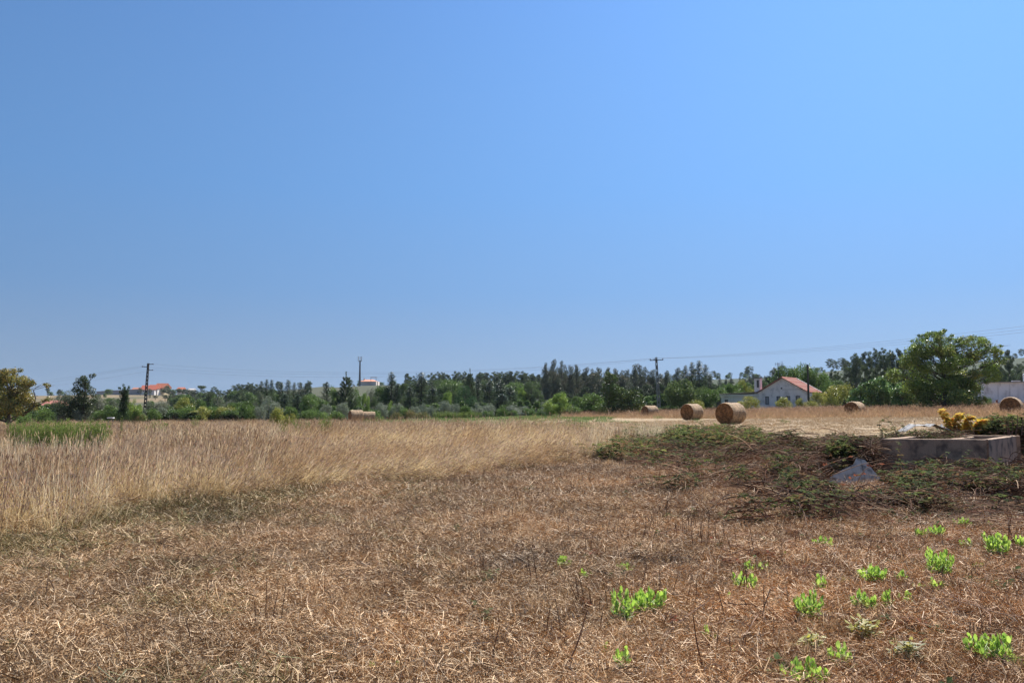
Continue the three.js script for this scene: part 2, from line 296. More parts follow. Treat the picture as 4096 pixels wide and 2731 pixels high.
{ // the standing dry grass
  const G = [[], [], [], [], [], []], U = [[], []], L = [[], []];
  const cols = [[[0.686, 0.537, 0.293], [0.616, 0.458, 0.238], [0.510, 0.361, 0.174], [0.739, 0.616, 0.372]], [[0.510, 0.352, 0.186], [0.422, 0.273, 0.139], [0.598, 0.440, 0.238], [0.334, 0.202, 0.103]]];
  const lay = (px, py) => sm(850, 1250, px) * sm(2500, 2150, px) * sm(1755, 1800, py) * (0.55 + 0.45 * sm(1100, 1400, px));
  const put = (far) => (x, d) => {
    const [px, py] = groundPx(x, d); if (!inTall(px, py)) return;
    const y = land(x, -d), pl = lay(px, py), fr = table(FRONT, px) - py, brown = sm(-0.1, 0.5, n2(x * 0.3, d * 0.22) + 0.25 * gauss());
    let lean = 0.12 + Math.abs(gauss()) * 0.13 + 0.28 * sm(300, 1500, px), to = 0.2 + gauss() * 0.5, h = rr(0.8, 1.25) * (0.9 + 0.18 * n2(x * 0.35, d * 0.35));
    if (pl > 0.05) { lean += pl * rr(0.55, 0.95); to = 0.35 + gauss() * 0.3; }
    if (px < 260) { to = rnd() * 6.28; lean = Math.abs(gauss()) * 0.2; }
    h *= 0.5 + 0.5 * sm(-15, 45, fr + gauss() * 12); if (px > 2300) h *= 0.72;
    h *= 1 - 0.42 * sm(36, 60, d); if (d > 24 && d < 36 && px > 25 && px < 435) return; if (d > 15 && d < 25 && px < 460) h *= 0.8 - 0.28 * sm(16, 20, d); const s = far ? rr(1.2, 1.7) : rr(0.9, 1.25);
    G[(brown > 0.5 ? 3 : 0) + Math.floor(rnd() * 3)].push({ m: place(x, y, -d, rnd() * 6.28, s, h, lean, to), c: tint([1, 1, 1], 0.09) });
    if (rnd() < 0.06 && pl < 0.2) pick(U).push({ m: place(x, y, -d, rnd() * 6.28, 1, rr(0.8, 1.1), 0.1, rnd() * 6.28) });
    if (!far && rnd() < 0.5) pick(L).push({ m: place(x, y + 0.02, -d, rnd() * 6.28, 1.3, rr(1, 2.5), gauss() * 0.3, rnd() * 6.28), c: tint([0.8, 0.78, 0.75], 0.15) });
  };
  scatter(6500, 8, 24, 0.70, put(false)); scatter(5200, 22, 46, 0.70, put(true)); scatter(4800, 44, 92, 0.70, put(true));
  G.forEach((l, k) => stuff('tall_dry_grass', tuft(60, 0.24, 0.34, 0.78, cols[k < 3 ? 0 : 1], { w: 0.0038, spread: 0.2, head: 0.6, headCol: k < 3 ? [[0.5, 0.38, 0.27], [0.4, 0.27, 0.19]] : [[0.36, 0.24, 0.14], [0.42, 0.29, 0.17], [0.28, 0.17, 0.10]], curl: 0.3 }), M.grass, l, k < 3 ? 'tall straw-coloured grass standing and leaning across the field' : 'tall brownish grass with dark seed heads in the field', 'grass'));
  const PS = [[], []], DK = [[], []];
  scatter(2600, 8, 30, 0.70, (x, d) => { const [px, py] = groundPx(x, d); if (!inTall(px, py) || lay(px, py) > 0.4 || (px < 470 && d > 20) || n2(x * 0.5 + 70, d * 0.4) < -0.15) return; pick(PS).push({ m: place(x, land(x, -d), -d, rnd() * 6.28, rr(0.9, 1.3), rr(0.85, 1.2), Math.abs(gauss()) * 0.16 + 0.1, px < 300 ? rnd() * 6.28 : 0.2 + gauss() * 0.6) }); });
  scatter(5200, 7, 20, 0.70, (x, d) => { const [px, py] = groundPx(x, d), f = table(FRONT, px), e = sm(90, 10, Math.abs(py - f - 20)) * sm(1900, 1000, px) * (0.45 + 0.75 * n2(x * 0.5 + 11, d * 0.5)); if (rnd() > e) return; pick(DK).push({ m: place(x, land(x, -d), -d, rnd() * 6.28, rr(0.8, 1.4), rr(0.5, 1.1), gauss() * 0.4, rnd() * 6.28), c: tint([1, 1, 1], 0.2) }); });
  PS.forEach((l) => stuff('pale_stalk', tuft(16, 0.16, 0.6, 0.9, [[0.697, 0.590, 0.394], [0.656, 0.525, 0.328]], { w: 0.007, spread: 0.14, head: 0.25, headCol: [[0.7, 0.54, 0.34]], curl: 0.12 }), M.grass, l, 'tall pale bleached stalks standing out of the dry grass', 'grass'));
  DK.forEach((l) => stuff('dark_tussock', tuft(60, 0.16, 0.12, 0.34, [[0.17, 0.13, 0.05], [0.30, 0.21, 0.09], [0.12, 0.12, 0.035], [0.50, 0.37, 0.20], [0.19, 0.11, 0.055]], { w: 0.004, spread: 0.9, curl: 0.6 }), M.straw, l, 'dark tangled tussocks along the front of the tall grass', 'grass'));
  U.forEach((l) => stuff('wild_carrot_stalk', umbels(5), M.straw, l, 'dead stalks with small dark flat heads among the tall grass', 'dead stalks'));
  L.forEach((l) => stuff('fallen_grass', strawMat(90, 0.3, STRAW, { l0: 0.15, l1: 0.6, tilt: 0.35, lift: 0.1 }), M.straw, l, 'fallen straw lying at the foot of the tall grass', 'straw'));
}
{ // stubble field, low green weeds on it, and the ragged brown grass at its far edge
  const S = [[], [], []], W = [[], [], []], R = [[], []], P = [[], []];
  const field = (px, py, d) => !inTall(px, py) && !isMown(px, py) && px > 1350 && d < 100;
  scatter(9000, 16, 62, 0.70, (x, d) => { const [px, py] = groundPx(x, d); if (!field(px, py, d)) return; pick(S).push({ m: place(x, land(x, -d), -d, rnd() * 6.28, rr(1, 1.6), rr(0.7, 1.2), gauss() * 0.2, rnd() * 6.28), c: tint([1, 1, 1].map((v) => v * (1 + 0.12 * n2(x * 0.2, d * 0.5))), 0.1) }); });
  scatter(12000, 28, 125, 0.70, (x, d) => {
    const [px, py] = groundPx(x, d); if (px < 1480 || inTall(px, py) || isMown(px, py)) return;
    const patch = sm(1450, 1600, px) * sm(2560, 2300, px) * sm(32, 42, d) * sm(-0.35, 0.45, n2(x * 0.3, d * 0.17) + 0.45 * sm(70, 85, d)) + sm(2300, 2600, px) * sm(0.55, 0.8, n2(x * 0.45 + 7, d * 0.2)) * 0.25;
    if (rnd() < patch) pick(W).push({ m: place(x, land(x, -d), -d, rnd() * 6.28, rr(0.8, 1.5), rr(0.6, 1.3)), c: tint([1, 1, 1], 0.2) });
  });
  scatter(9000, 44, 100, 0.72, (x, d) => {
    const [px, py] = groundPx(x, d); const start = table([[1400, 92], [2000, 92], [2400, 84], [2700, 72], [3000, 62], [3500, 58], [4200, 47]], px);
    if (px < 2260 || d < start + gauss() * 1.2) return; const e = sm(start, start + 6, d);
    pick(R).push({ m: place(x, land(x, -d), -d, rnd() * 6.28, rr(1.4, 2.1), rr(0.5, 0.95) * (0.45 + 0.55 * e), 0.15, rnd() * 6.28), c: tint([1, 0.97, 0.93], 0.14) });
    if (rnd() < 0.035) pick(P).push({ m: place(x, land(x, -d), -d, rnd() * 6.28, 1.2, rr(0.8, 1.25), 0.3, rnd() * 6.28) });
  });
  S.forEach((l) => stuff('stubble', mergeGeometries([tuft(40, 0.3, 0.04, 0.10, [[0.590, 0.435, 0.254], [0.508, 0.361, 0.201], [0.426, 0.287, 0.156]], { w: 0.006, spread: 0.35 }), strawMat(55, 0.32, [[0.623, 0.467, 0.279], [0.541, 0.394, 0.221], [0.451, 0.312, 0.172]], { w0: 0.004, w1: 0.008 })]), M.straw, l, 'short pale stubble across the hay field', 'stubble'));
  W.forEach((l) => {
    const mb = new MB(); for (let k = 0; k < 70; k++) { const a = rnd() * 6.28, r = 0.4 * Math.sqrt(rnd()), t = rnd() * 6.28; mb.leaf(V(Math.cos(a) * r, rr(0.03, 0.24), Math.sin(a) * r), V(Math.cos(t), rr(-0.2, 0.8), Math.sin(t)).normalize(), V(gauss() * 0.5, 1, gauss() * 0.5).normalize(), rr(0.06, 0.14), rr(0.03, 0.07), jit(pick([[0.13, 0.185, 0.05], [0.095, 0.145, 0.04], [0.16, 0.205, 0.07]]))); }
    stuff('low_green_weeds', mb.geo(), M.leaf, l, 'patchy low green weeds growing on the stubble', 'weeds');
  });
  R.forEach((l) => stuff('ragged_brown_grass', tuft(70, 0.36, 0.35, 0.85, [[0.377, 0.246, 0.148], [0.295, 0.184, 0.111], [0.459, 0.328, 0.197], [0.230, 0.164, 0.082]], { w: 0.008, spread: 0.3, head: 0.4, headCol: [[0.4, 0.28, 0.2], [0.28, 0.17, 0.12]] }), M.grass, l, 'ragged reddish brown grass along the far edge of the field', 'grass'));
  P.forEach((l) => stuff('pale_plume_grass', tuft(7, 0.2, 0.8, 1.2, [[0.5, 0.39, 0.27]], { w: 0.01, spread: 0.3, head: 1, headCol: [[0.62, 0.5, 0.37]] }), M.grass, l, 'pale feathery grass plumes at the edge of the field', 'grass'));
}

// ------------------------------------------------------------------ brambles round the tank
const BRLEAF = [[0.07, 0.09, 0.028], [0.10, 0.125, 0.036], [0.045, 0.06, 0.022], [0.16, 0.165, 0.05], [0.13, 0.07, 0.035], [0.06, 0.075, 0.025], [0.20, 0.12, 0.06]];
function caneClump(n, R, H) {
  const mb = new MB();
  for (let k = 0; k < n; k++) {
    const a = rnd() * 6.283, r = R * Math.sqrt(rnd()), b = rnd() * 6.283, L = rr(0.35, 1.0), h = rr(0.02, H), arch = rr(0, 0.12), w = rr(0.0035, 0.009), col = jit(pick([[0.14, 0.068, 0.037], [0.19, 0.10, 0.055], [0.07, 0.04, 0.025], [0.36, 0.24, 0.145], [0.17, 0.072, 0.04]]), 0.2), pts = [], turn = gauss() * 0.5, rise = gauss() * 0.2;
    for (let s = 0; s <= 5; s++) { const t = s / 5, o = (t - 0.5) * L, q = b + turn * t; pts.push(V(Math.cos(a) * r + Math.cos(q) * o, Math.max(0.005, h + arch * Math.sin(t * 3.14) + rise * o), Math.sin(a) * r + Math.sin(q) * o)); }
    mb.tube(pts, pts.map((_, s) => w * (1 - 0.09 * s)), 4, col, false);
  }
  return mb.geo();
}
function leafSprays(n, R, H, cols, size = 1) {   // sprigs of small leaves in threes and fives
  const mb = new MB();
  for (let k = 0; k < n; k++) {
    const a = rnd() * 6.283, r = R * Math.sqrt(rnd()), c = V(Math.cos(a) * r, rr(0.02, H), Math.sin(a) * r), col = pick(cols), q = rnd() * 6.283;
    for (let j = 0; j < 5; j++) { const f = q + (j - 2) * 0.75, dir = V(Math.cos(f), rr(-0.35, 0.35), Math.sin(f)).normalize(), L = rr(0.055, 0.1) * size; mb.leaf(c.clone().addScaledVector(dir, L * 0.6), dir, V(gauss() * 0.35, 1, gauss() * 0.35).normalize(), L, L * 0.55, jit(col)); }
  }
  return mb.geo();
}
{
  const C = [[], [], []], L = [[], [], []], RD = [[], []];
  scatter(6000, 9, 30, 0.72, (x, d) => {
    const b = bramble(x, d); if (rnd() > b || inTank(x, d) || (inSheet(x, d) && d < 15.6 && rnd() < 0.75)) return;
    const y = land(x, -d) + mound(x, d) * rr(0.25, 1);
    { const low = inSheet(x, d) ? 0.3 : 1; pick(C).push({ m: place(x, y, -d, rnd() * 6.28, rr(0.7, 1.1), rr(0.6, 1.2) * low, gauss() * 0.25 * low, rnd() * 6.28), c: tint([1, 1, 1], 0.2) }); }
    if (rnd() < 0.55) pick(L).push({ m: place(x, y + 0.03, -d, rnd() * 6.28, rr(0.7, 1.2), rr(0.6, 1.3) * (inSheet(x, d) ? 0.3 : 1), gauss() * 0.2, rnd() * 6.28), c: tint([1, 1, 1], 0.2) });
  });
  // leafy mass behind and inside the tank
  for (let k = 0; k < 150; k++) { const qx = rr(3840, 4180), q = at(qx, lerp(qx < 3960 ? 1728 : 1690, 1752, rnd()), rr(20.6, 21.8)); pick(L).push({ m: place(q.x, q.y - 0.15, q.z, rnd() * 6.28, rr(0.8, 1.2), rr(0.8, 1.2), gauss() * 0.3, rnd() * 6.28), c: tint([1.1, 1.1, 1], 0.2) }); if (k % 2) pick(C).push({ m: place(q.x, q.y - 0.3, q.z, rnd() * 6.28, 0.8, 1, gauss() * 0.5, rnd() * 6.28), c: tint([1, 1, 1], 0.2) }); }
  for (let k = 0; k < 46; k++) { const q = at(rr(3540, 3830), rr(1738, 1768), rr(18.6, 19.6)); pick(rnd() < 0.5 ? L : C).push({ m: place(q.x, q.y - 0.12, q.z, rnd() * 6.28, rr(0.5, 0.8), rr(0.5, 0.9), gauss() * 0.3, rnd() * 6.28), c: tint([1, 1, 1], 0.2) }); }
  for (let k = 0; k < 110; k++) { const q = at(rr(3330, 3535), rr(1775, 1870), rr(16.6, 18.4)); if (q.x > 7.6) continue; pick(rnd() < 0.55 ? L : C).push({ m: place(q.x, q.y - 0.15, q.z, rnd() * 6.28, rr(0.7, 1.0), rr(0.8, 1.2), gauss() * 0.4, rnd() * 6.28), c: tint([1, 1, 1], 0.2) }); }
  for (let k = 0; k < 40; k++) { const q = at(rr(3690, 4090), rr(1850, 1930), rr(15.6, 16.3)); pick(rnd() < 0.6 ? L : C).push({ m: place(q.x, q.y - 0.2, q.z, rnd() * 6.28, rr(0.5, 0.8), rr(0.7, 1.1), gauss() * 0.4, rnd() * 6.28), c: tint([1, 1, 1], 0.2) }); }
  // leafy bank at the edge of the field, left of the tank
  scatter(5000, 16, 34, 0.4, (x, d) => {
    const [px, py] = groundPx(x, d); const e = Math.hypot((px - 2800) / 260, (py - 1782) / 34), f = Math.hypot((px - 2480) / 190, (py - 1832) / 22); const b = Math.max(Math.exp(-e * e), 0.55 * Math.exp(-f * f)) * (0.7 + 0.5 * n2(x * 1.1, d * 1.1));
    if (rnd() > b * 1.2 - 0.12) return; const y = land(x, -d) + 0.32 * b * rnd();
    (rnd() < 0.8 ? pick(L) : pick(C)).push({ m: place(x, y, -d, rnd() * 6.28, rr(0.9, 1.4), rr(0.8, 1.6), gauss() * 0.2, rnd() * 6.28), c: tint([1.3, 1.3, 1.2], 0.2) });
  });
  scatter(2200, 4, 17, 0.7, (x, d) => { const [px, py] = groundPx(x, d); if (!isMown(px, py) || rnd() > sm(1500, 3400, px) * (0.35 + 0.4 * n2(x, d))) return; pick(RD).push({ m: place(x, land(x, -d), -d, rnd() * 6.28, rr(0.5, 0.9), rr(0.6, 1.2)), c: tint([1, 1, 1], 0.2) }); });
  C.forEach((l) => stuff('bramble_canes', caneClump(30, 0.4, 0.26), M.cane, l, 'tangle of cut bramble canes heaped round the concrete tank', 'brambles'));
  L.forEach((l, k) => stuff('bramble_leaves', leafSprays(34, 0.34, 0.32, BRLEAF), M.leaf, l, 'small bramble leaves, green and reddish, in the heap by the tank', 'leaves'));
  RD.forEach((l, k) => stuff('bramble_seedlings', leafSprays(5, 0.14, 0.1, k ? [[0.22, 0.07, 0.04], [0.17, 0.09, 0.05]] : [[0.07, 0.10, 0.035], [0.12, 0.12, 0.05]]), M.leaf, l, 'scattered small bramble leaves among the cut straw', 'leaves'));
  // loose long canes over the mown ground on the right
  const K = [[], [], []];
  scatter(420, 3.6, 15, 0.66, (x, d) => { const [px, py] = groundPx(x, d); if (!isMown(px, py) || rnd() > 0.06 + 0.94 * sm(1900, 2900, px)) return; pick(K).push({ m: place(x, land(x, -d) + 0.03, -d, rnd() * 6.28, rr(0.6, 1.1), rr(0.5, 1.2)), c: tint([1, 1, 1], 0.2) }); });
  K.forEach((l) => { const mb = new MB(); for (let k = 0; k < 2; k++) { const q = rnd() * 6.28, L = rr(0.4, 0.9), bend = gauss() * 0.1, pts = []; for (let s = 0; s <= 5; s++) { const t = s / 5 - 0.5; pts.push(V(Math.cos(q) * L * t - Math.sin(q) * bend * Math.cos(t * 3), 0.01 + 0.05 * rnd() + k * 0.02, Math.sin(q) * L * t + Math.cos(q) * bend * Math.cos(t * 3))); } mb.tube(pts, [0.005, 0.005, 0.0045, 0.004, 0.004, 0.003], 4, jit(pick([[0.2, 0.1, 0.065], [0.33, 0.2, 0.13], [0.11, 0.065, 0.045]]))); } stuff('loose_cane', mb.geo(), M.cane, l, 'loose brown canes lying over the straw on the right', 'canes'); });
}
function caneThing(name, label, pts, r, col, cat = 'cane', leaves = 0, cols = BRLEAF, size = 1) {
  const c = new THREE.CatmullRomCurve3(pts), q = c.getPoints(14), o = q[0].clone(), t = thing(name, label, cat, [o.x, o.y, o.z]);
  const mb = new MB(); mb.tube(q.map((p) => p.clone().sub(o)), q.map((_, k) => r * (1 - 0.6 * k / 14)), 6, jit(col)); part(t, 'stem', mb.geo(true), M.cane);
  if (leaves) {
    const vars = [0, 1, 2, 3].map((k) => { const m = new MB(), cc = cols[k % cols.length]; for (let j = 0; j < 3; j++) { const f = (j - 1) * 0.9, dir = V(Math.cos(f), 0.12 - 0.3 * rnd(), Math.sin(f)).normalize(), L = rr(0.045, 0.07) * size, s = dir.clone().multiplyScalar(L * 0.65); m.leaf(s, dir, V(gauss() * 0.25, 1, gauss() * 0.25).normalize(), L, L * 0.6, jit(cc)); } return m.geo(); });
    for (let k = 0; k < leaves; k++) { const p = c.getPoint(lerp(0.25, 1, (k + rnd()) / leaves)).sub(o), m = part(t, 'leaf', pick(vars), M.leaf); m.position.copy(p); m.rotation.set(gauss() * 0.5, rnd() * 6.28, gauss() * 0.5); }
  }
  return t;
}
// ------------------------------------------------------------------ the concrete tank
const stainTex = (base, streak, seedN, dark = 0.45, w = 512) => noiseTexture(w, (i, j) => {
  const v = j / w, u = i / w, run = Math.max(0, n2(u * 13 + seedN, v * 1.6)) * Math.max(0, 0.45 + 0.6 * n2(u * 7 + seedN, 4)), blot = Math.max(0, n2(u * 5 + seedN, v * 5) + 0.35 * n2(u * 17, v * 17 + seedN)), fine = 0.06 * n2(u * 90, v * 90) + 0.05 * (rnd() - 0.5);
  const k = clamp(run * 0.75 * streak + blot * dark, 0, 0.9); return base.map((b, c) => b * (1 - k) + [0.16, 0.15, 0.145][c] * k + fine);
}, true);
{
  const FR = V(9.80, 0, -16.7), FL = V(7.84, 0, -17.15), back = V(0.665, 0, -0.747).multiplyScalar(3.3), BR = FR.clone().add(back), BL = FL.clone().add(back), foot = -0.12, top = 0.905, th = 0.14;
  const t = thing('concrete_tank', 'weathered open concrete water tank half buried in brambles', 'water tank', [FL.x, 0, FL.z]);
  const tex = stainTex([0.67, 0.57, 0.48], 0.5, 3), m = std({ map: tex, roughness: 0.93, bumpMap: tex, bumpScale: 0.01 });
  const wall = (name, a, b, h0, h1, thick, inward) => {
    const dir = b.clone().sub(a), L = dir.length(); dir.normalize(); const n = V(-dir.z, 0, dir.x).multiplyScalar(inward);
    const seg = 10, mb = [], pos = [], uv = [], idx = [];
    const edge = (k) => 0.006 * n2(k * 0.9 + a.x, 3);
    for (let k = 0; k <= seg; k++) { const s = L * k / seg, p = a.clone().addScaledVector(dir, s).sub(V(FL.x, 0, FL.z)), e = edge(k); const q = p.clone().addScaledVector(n, thick);
      // outer foot, outer top, chamfer, inner top, inner foot
      const bev = 0.012; pos.push(p.x, h0, p.z, p.x, h1 - bev + e, p.z, p.x + n.x * bev, h1 + e, p.z + n.z * bev, q.x - n.x * bev, h1 + e, q.z - n.z * bev, q.x, h1 - bev + e, q.z, q.x, h0, q.z);
      for (const vv of [0, h1 - h0, h1 - h0 + 0.02, h1 - h0 + 0.12, h1 - h0 + 0.14, 2 * (h1 - h0)]) uv.push((s + a.x) * 0.45, vv * 0.45);
      if (k) for (let c = 0; c < 5; c++) { const o = k * 6 + c, q2 = o - 6; idx.push(q2, o, o + 1, q2, o + 1, q2 + 1); } }
    const E = seg * 6; for (const o of [0, E]) for (let c = 1; c < 5; c++) idx.push(o, o + c, o + c + 1);
    const g = new THREE.BufferGeometry(); g.setAttribute('position', new THREE.Float32BufferAttribute(pos, 3)); g.setAttribute('uv', new THREE.Float32BufferAttribute(uv, 2)); g.setIndex(idx);
    const flat = g.toNonIndexed(); flat.computeVertexNormals(); return part(t, name, flat, m);
  };
  const ix = FR.clone().sub(FL).normalize();
  wall('front_wall', FL, FR, foot, top, th, -1);
  wall('side_wall', FR.clone().addScaledVector(back, 0.056), BR.clone().addScaledVector(back, -0.056), foot, top - 0.003, th, -1);
  wall('side_wall', FL.clone().addScaledVector(back, 0.056), BL.clone().addScaledVector(back, -0.056), foot, top - 0.003, th, 1);
  wall('back_wall', BL, BR, foot, top, th, 1);
  const D0 = FL.clone().lerp(FR, 0.5); wall('dividing_wall', D0.clone().addScaledVector(back, 0.056), D0.clone().addScaledVector(back, 0.944), foot, top - 0.03, 0.11, 1);
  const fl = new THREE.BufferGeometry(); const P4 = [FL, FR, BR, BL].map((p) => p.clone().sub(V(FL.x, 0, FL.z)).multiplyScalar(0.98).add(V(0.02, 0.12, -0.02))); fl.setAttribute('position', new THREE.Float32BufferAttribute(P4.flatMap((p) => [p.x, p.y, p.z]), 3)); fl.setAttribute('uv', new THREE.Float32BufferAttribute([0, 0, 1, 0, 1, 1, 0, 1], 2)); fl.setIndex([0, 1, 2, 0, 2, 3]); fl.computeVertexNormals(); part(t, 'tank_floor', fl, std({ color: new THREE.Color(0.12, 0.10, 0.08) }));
}
function sheet(name, label, cat, px, py, depth, outline, thick, mat, rot, wave = 0) {   // a broken flat or corrugated sheet
  const p = at(px, py, depth), t = thing(name, label, cat, [p.x, p.y, p.z]); t.rotation.set(...rot);
  const s = new THREE.Shape(outline.map(([a, b]) => new THREE.Vector2(a, b))); const g = new THREE.ExtrudeGeometry(s, { depth: thick, bevelEnabled: false, steps: 1 });
  part(t, 'sheet', g, mat); return t;
}
{
  const grey = stainTex([0.62, 0.61, 0.60], 0.5, 9, 0.35, 256), gm = std({ map: grey, roughness: 0.8, side: THREE.DoubleSide });
  // folded, buckled corrugated sheets lying on the back of the tank
  const buckled = (name, label, pts, w, depthv) => {
    const t = thing(name, label, 'roof sheet', [pts[0].x, pts[0].y, pts[0].z]), pos = [], uv = [], idx = [], O = pts[0], N = 6;
    pts.forEach((p, k) => { for (let j = 0; j <= N; j++) { const f = j / N, q = depthv.clone().multiplyScalar(f); pos.push(p.x - O.x + q.x, p.y - O.y + q.y + 0.03 * n2(k * 0.7, f * 3), p.z - O.z + q.z); uv.push(k * 0.2, f * 0.6); if (k && j) { const o = k * (N + 1) + j; idx.push(o - N - 2, o - N - 1, o, o - N - 2, o, o - 1); } } });
    const n = pos.length / 3; for (let k = 0; k < n; k++) pos.push(pos[k * 3], pos[k * 3 + 1] - 0.008, pos[k * 3 + 2]); for (let k = 0; k < n; k++) uv.push(uv[k * 2], uv[k * 2 + 1]); const m = idx.length; for (let k = 0; k < m; k += 3) idx.push(idx[k] + n, idx[k + 2] + n, idx[k + 1] + n);
    const g = new THREE.BufferGeometry(); g.setAttribute('position', new THREE.Float32BufferAttribute(pos, 3)); g.setAttribute('uv', new THREE.Float32BufferAttribute(uv, 2)); g.setIndex(idx); const f = g.toNonIndexed(); f.computeVertexNormals(); part(t, 'sheet', f, gm);
  };
  const D = 20.2; buckled('buckled_sheet', 'buckled grey sheet lying in zigzag folds behind the tank', [[3618, 1728], [3664, 1702], [3700, 1700], [3722, 1706], [3742, 1697], [3775, 1712], [3808, 1722]].map(([a, b]) => at(a, b, D)), 0.5, V(0.05, 0.02, -0.5));
  buckled('buckled_sheet', 'small peaked grey sheet scrap beside the yellow bramble', [[3776, 1712], [3790, 1701], [3830, 1716], [3845, 1718]].map(([a, b]) => at(a, b, 20.6)), 0.4, V(0.05, 0.02, -0.4));
  // pale broken sheet leaning in front of the tank, with a plank under it
  const lm = std({ map: stainTex([0.60, 0.585, 0.57], 0.6, 21, 0.45, 256), roughness: 0.75 });
  sheet('leaning_sheet', 'pale grey broken sheet leaning in the brambles before the tank', 'sheet', 3316, 1936, 15.3, [[0, 0.02], [0.06, 0.14], [0.34, 0.30], [0.6, 0.42], [0.7, 0.56], [0.86, 0.52], [0.98, 0.26], [1.12, 0.02], [0.6, -0.16], [0.25, -0.08]], 0.012, lm, [-0.55, 0.08, 0.02]);
  const p = at(3395, 1962, 15.05), q = at(3515, 1958, 15.0), t = thing('old_plank', 'old brown plank lying under the pale broken sheet', 'plank', [p.x, p.y - 0.05, p.z]); t.rotation.set(0.1, 0.06, 0.02);
  const g = new THREE.BoxGeometry(q.x - p.x + 0.1, 0.075, 0.14, 12, 2, 2); const a = g.attributes.position; for (let k = 0; k < a.count; k++) a.setY(k, a.getY(k) + 0.006 * n2(a.getX(k) * 6, a.getZ(k) * 9)); g.computeVertexNormals(); g.translate((q.x - p.x) / 2, 0, 0); part(t, 'plank', g, std({ map: stainTex([0.42, 0.31, 0.22], 0.9, 31, 0.4, 256) }));
}
{ // single shoots that stand out
  const hang = (px, py, depth) => at(px, py, depth);
  const YEL = [[0.62, 0.43, 0.06], [0.68, 0.50, 0.10], [0.55, 0.27, 0.06], [0.42, 0.39, 0.08]];
  [[[3802, 1752], [3790, 1690], [3770, 1640]], [[3850, 1750], [3830, 1700], [3842, 1655]], [[3880, 1752], [3870, 1705], [3885, 1662]], [[3900, 1752], [3905, 1715], [3935, 1678]], [[3830, 1750], [3812, 1712], [3800, 1672]]].forEach((l, k) => caneThing('yellowing_bramble', ['tall yellow bramble shoot with the topmost drooping tip above the tank', 'thick yellow bramble shoot in the middle of the golden bush', 'yellow bramble shoot right of the golden bush middle', 'orange-tipped bramble shoot leaning right above the tank', 'short yellow bramble shoot under the topmost tip'][k], l.map(([a, b], j) => hang(a, b, 20.4 + 0.05 * k)), 0.006, [0.3, 0.16, 0.08], 'bramble', 46 + 6 * k, YEL, 2.1));
  caneThing('arching_cane', 'bare arching cane rising over the yellow bramble', [[3905, 1750], [3880, 1690], [3850, 1645], [3830, 1624], [3805, 1626]].map(([a, b]) => hang(a, b, 20.3)), 0.008, [0.28, 0.18, 0.12]);
  [[3535, 1750, 3520, 1690, 3570, 1660], [3590, 1750, 3573, 1700, 3530, 1660], [3600, 1752, 3618, 1710, 3602, 1688], [3662, 1740, 3662, 1700, 3660, 1682], [3570, 1752, 3590, 1730, 3550, 1700]].forEach(([a, b, c, d, e, f], k) => caneThing('bramble_shoot', ['leftmost bramble shoot curling over the tank corner', 'long thin bramble shoot leaning left over the tank corner', 'short upright bramble shoot by the buckled sheet', 'bare cut stem poking up through the buckled sheet', 'leafy bramble shoot in front of the buckled sheet'][k], [[a, b], [c, d], [e, f]].map(([x, y]) => hang(x, y, 18.4 + 0.1 * k)), 0.007, [0.24, 0.14, 0.09], 'bramble', k === 3 ? 0 : 9));
  [[4035, 1740, 4015, 1660], [4050, 1740, 4050, 1668], [4065, 1742, 4072, 1660], [4040, 1742, 4030, 1672], [4088, 1742, 4092, 1672], [4022, 1740, 4000, 1678]].forEach(([a, b, c, d], k) => caneThing('cut_stump_shoot', ['leaning brown cut stem at the tank end, tallest of its cluster', 'upright brown cut stem in the cluster at the tank end', 'brown cut stem leaning right in the cluster at the tank end', 'short brown cut stem in front of the stem cluster', 'rightmost brown cut stem beyond the tank end', 'thin cut stem leaning far left at the tank end'][k], [[a, b], [(a + c) / 2 + 3, (b + d) / 2], [c, d]].map(([x, y]) => hang(x, y, 18.9)), 0.013, [0.17, 0.10, 0.07], 'stem', k % 2 ? 6 : 0));
  [[3600, 1905, 3604, 1830, 3590, 1760], [3760, 1920, 3740, 1850, 3795, 1805], [3860, 1920, 3840, 1850, 3880, 1800], [3810, 1930, 3788, 1880, 3765, 1835], [3900, 1925, 3905, 1870, 3870, 1840], [3660, 1930, 3662, 1890, 3690, 1860]].forEach(([a, b, c, d, e, f], k) => caneThing('bramble_shoot', ['dark leafy shoot climbing the left of the tank front', 'leafy bramble shoot bending right before the tank front', 'tall leafy bramble shoot near the tank corner', 'low leafy shoot before the middle of the tank', 'short leafy shoot under the tank corner', 'small leafy shoot at the foot of the tank front'][k], [[a, b], [c, d], [e, f]].map(([x, y]) => hang(x, y, 16.35 - 0.05 * k)), 0.006, [0.22, 0.13, 0.08], 'bramble', 12, [[0.10, 0.13, 0.045], [0.15, 0.16, 0.06], [0.22, 0.15, 0.07], [0.07, 0.1, 0.03]], 1.1));
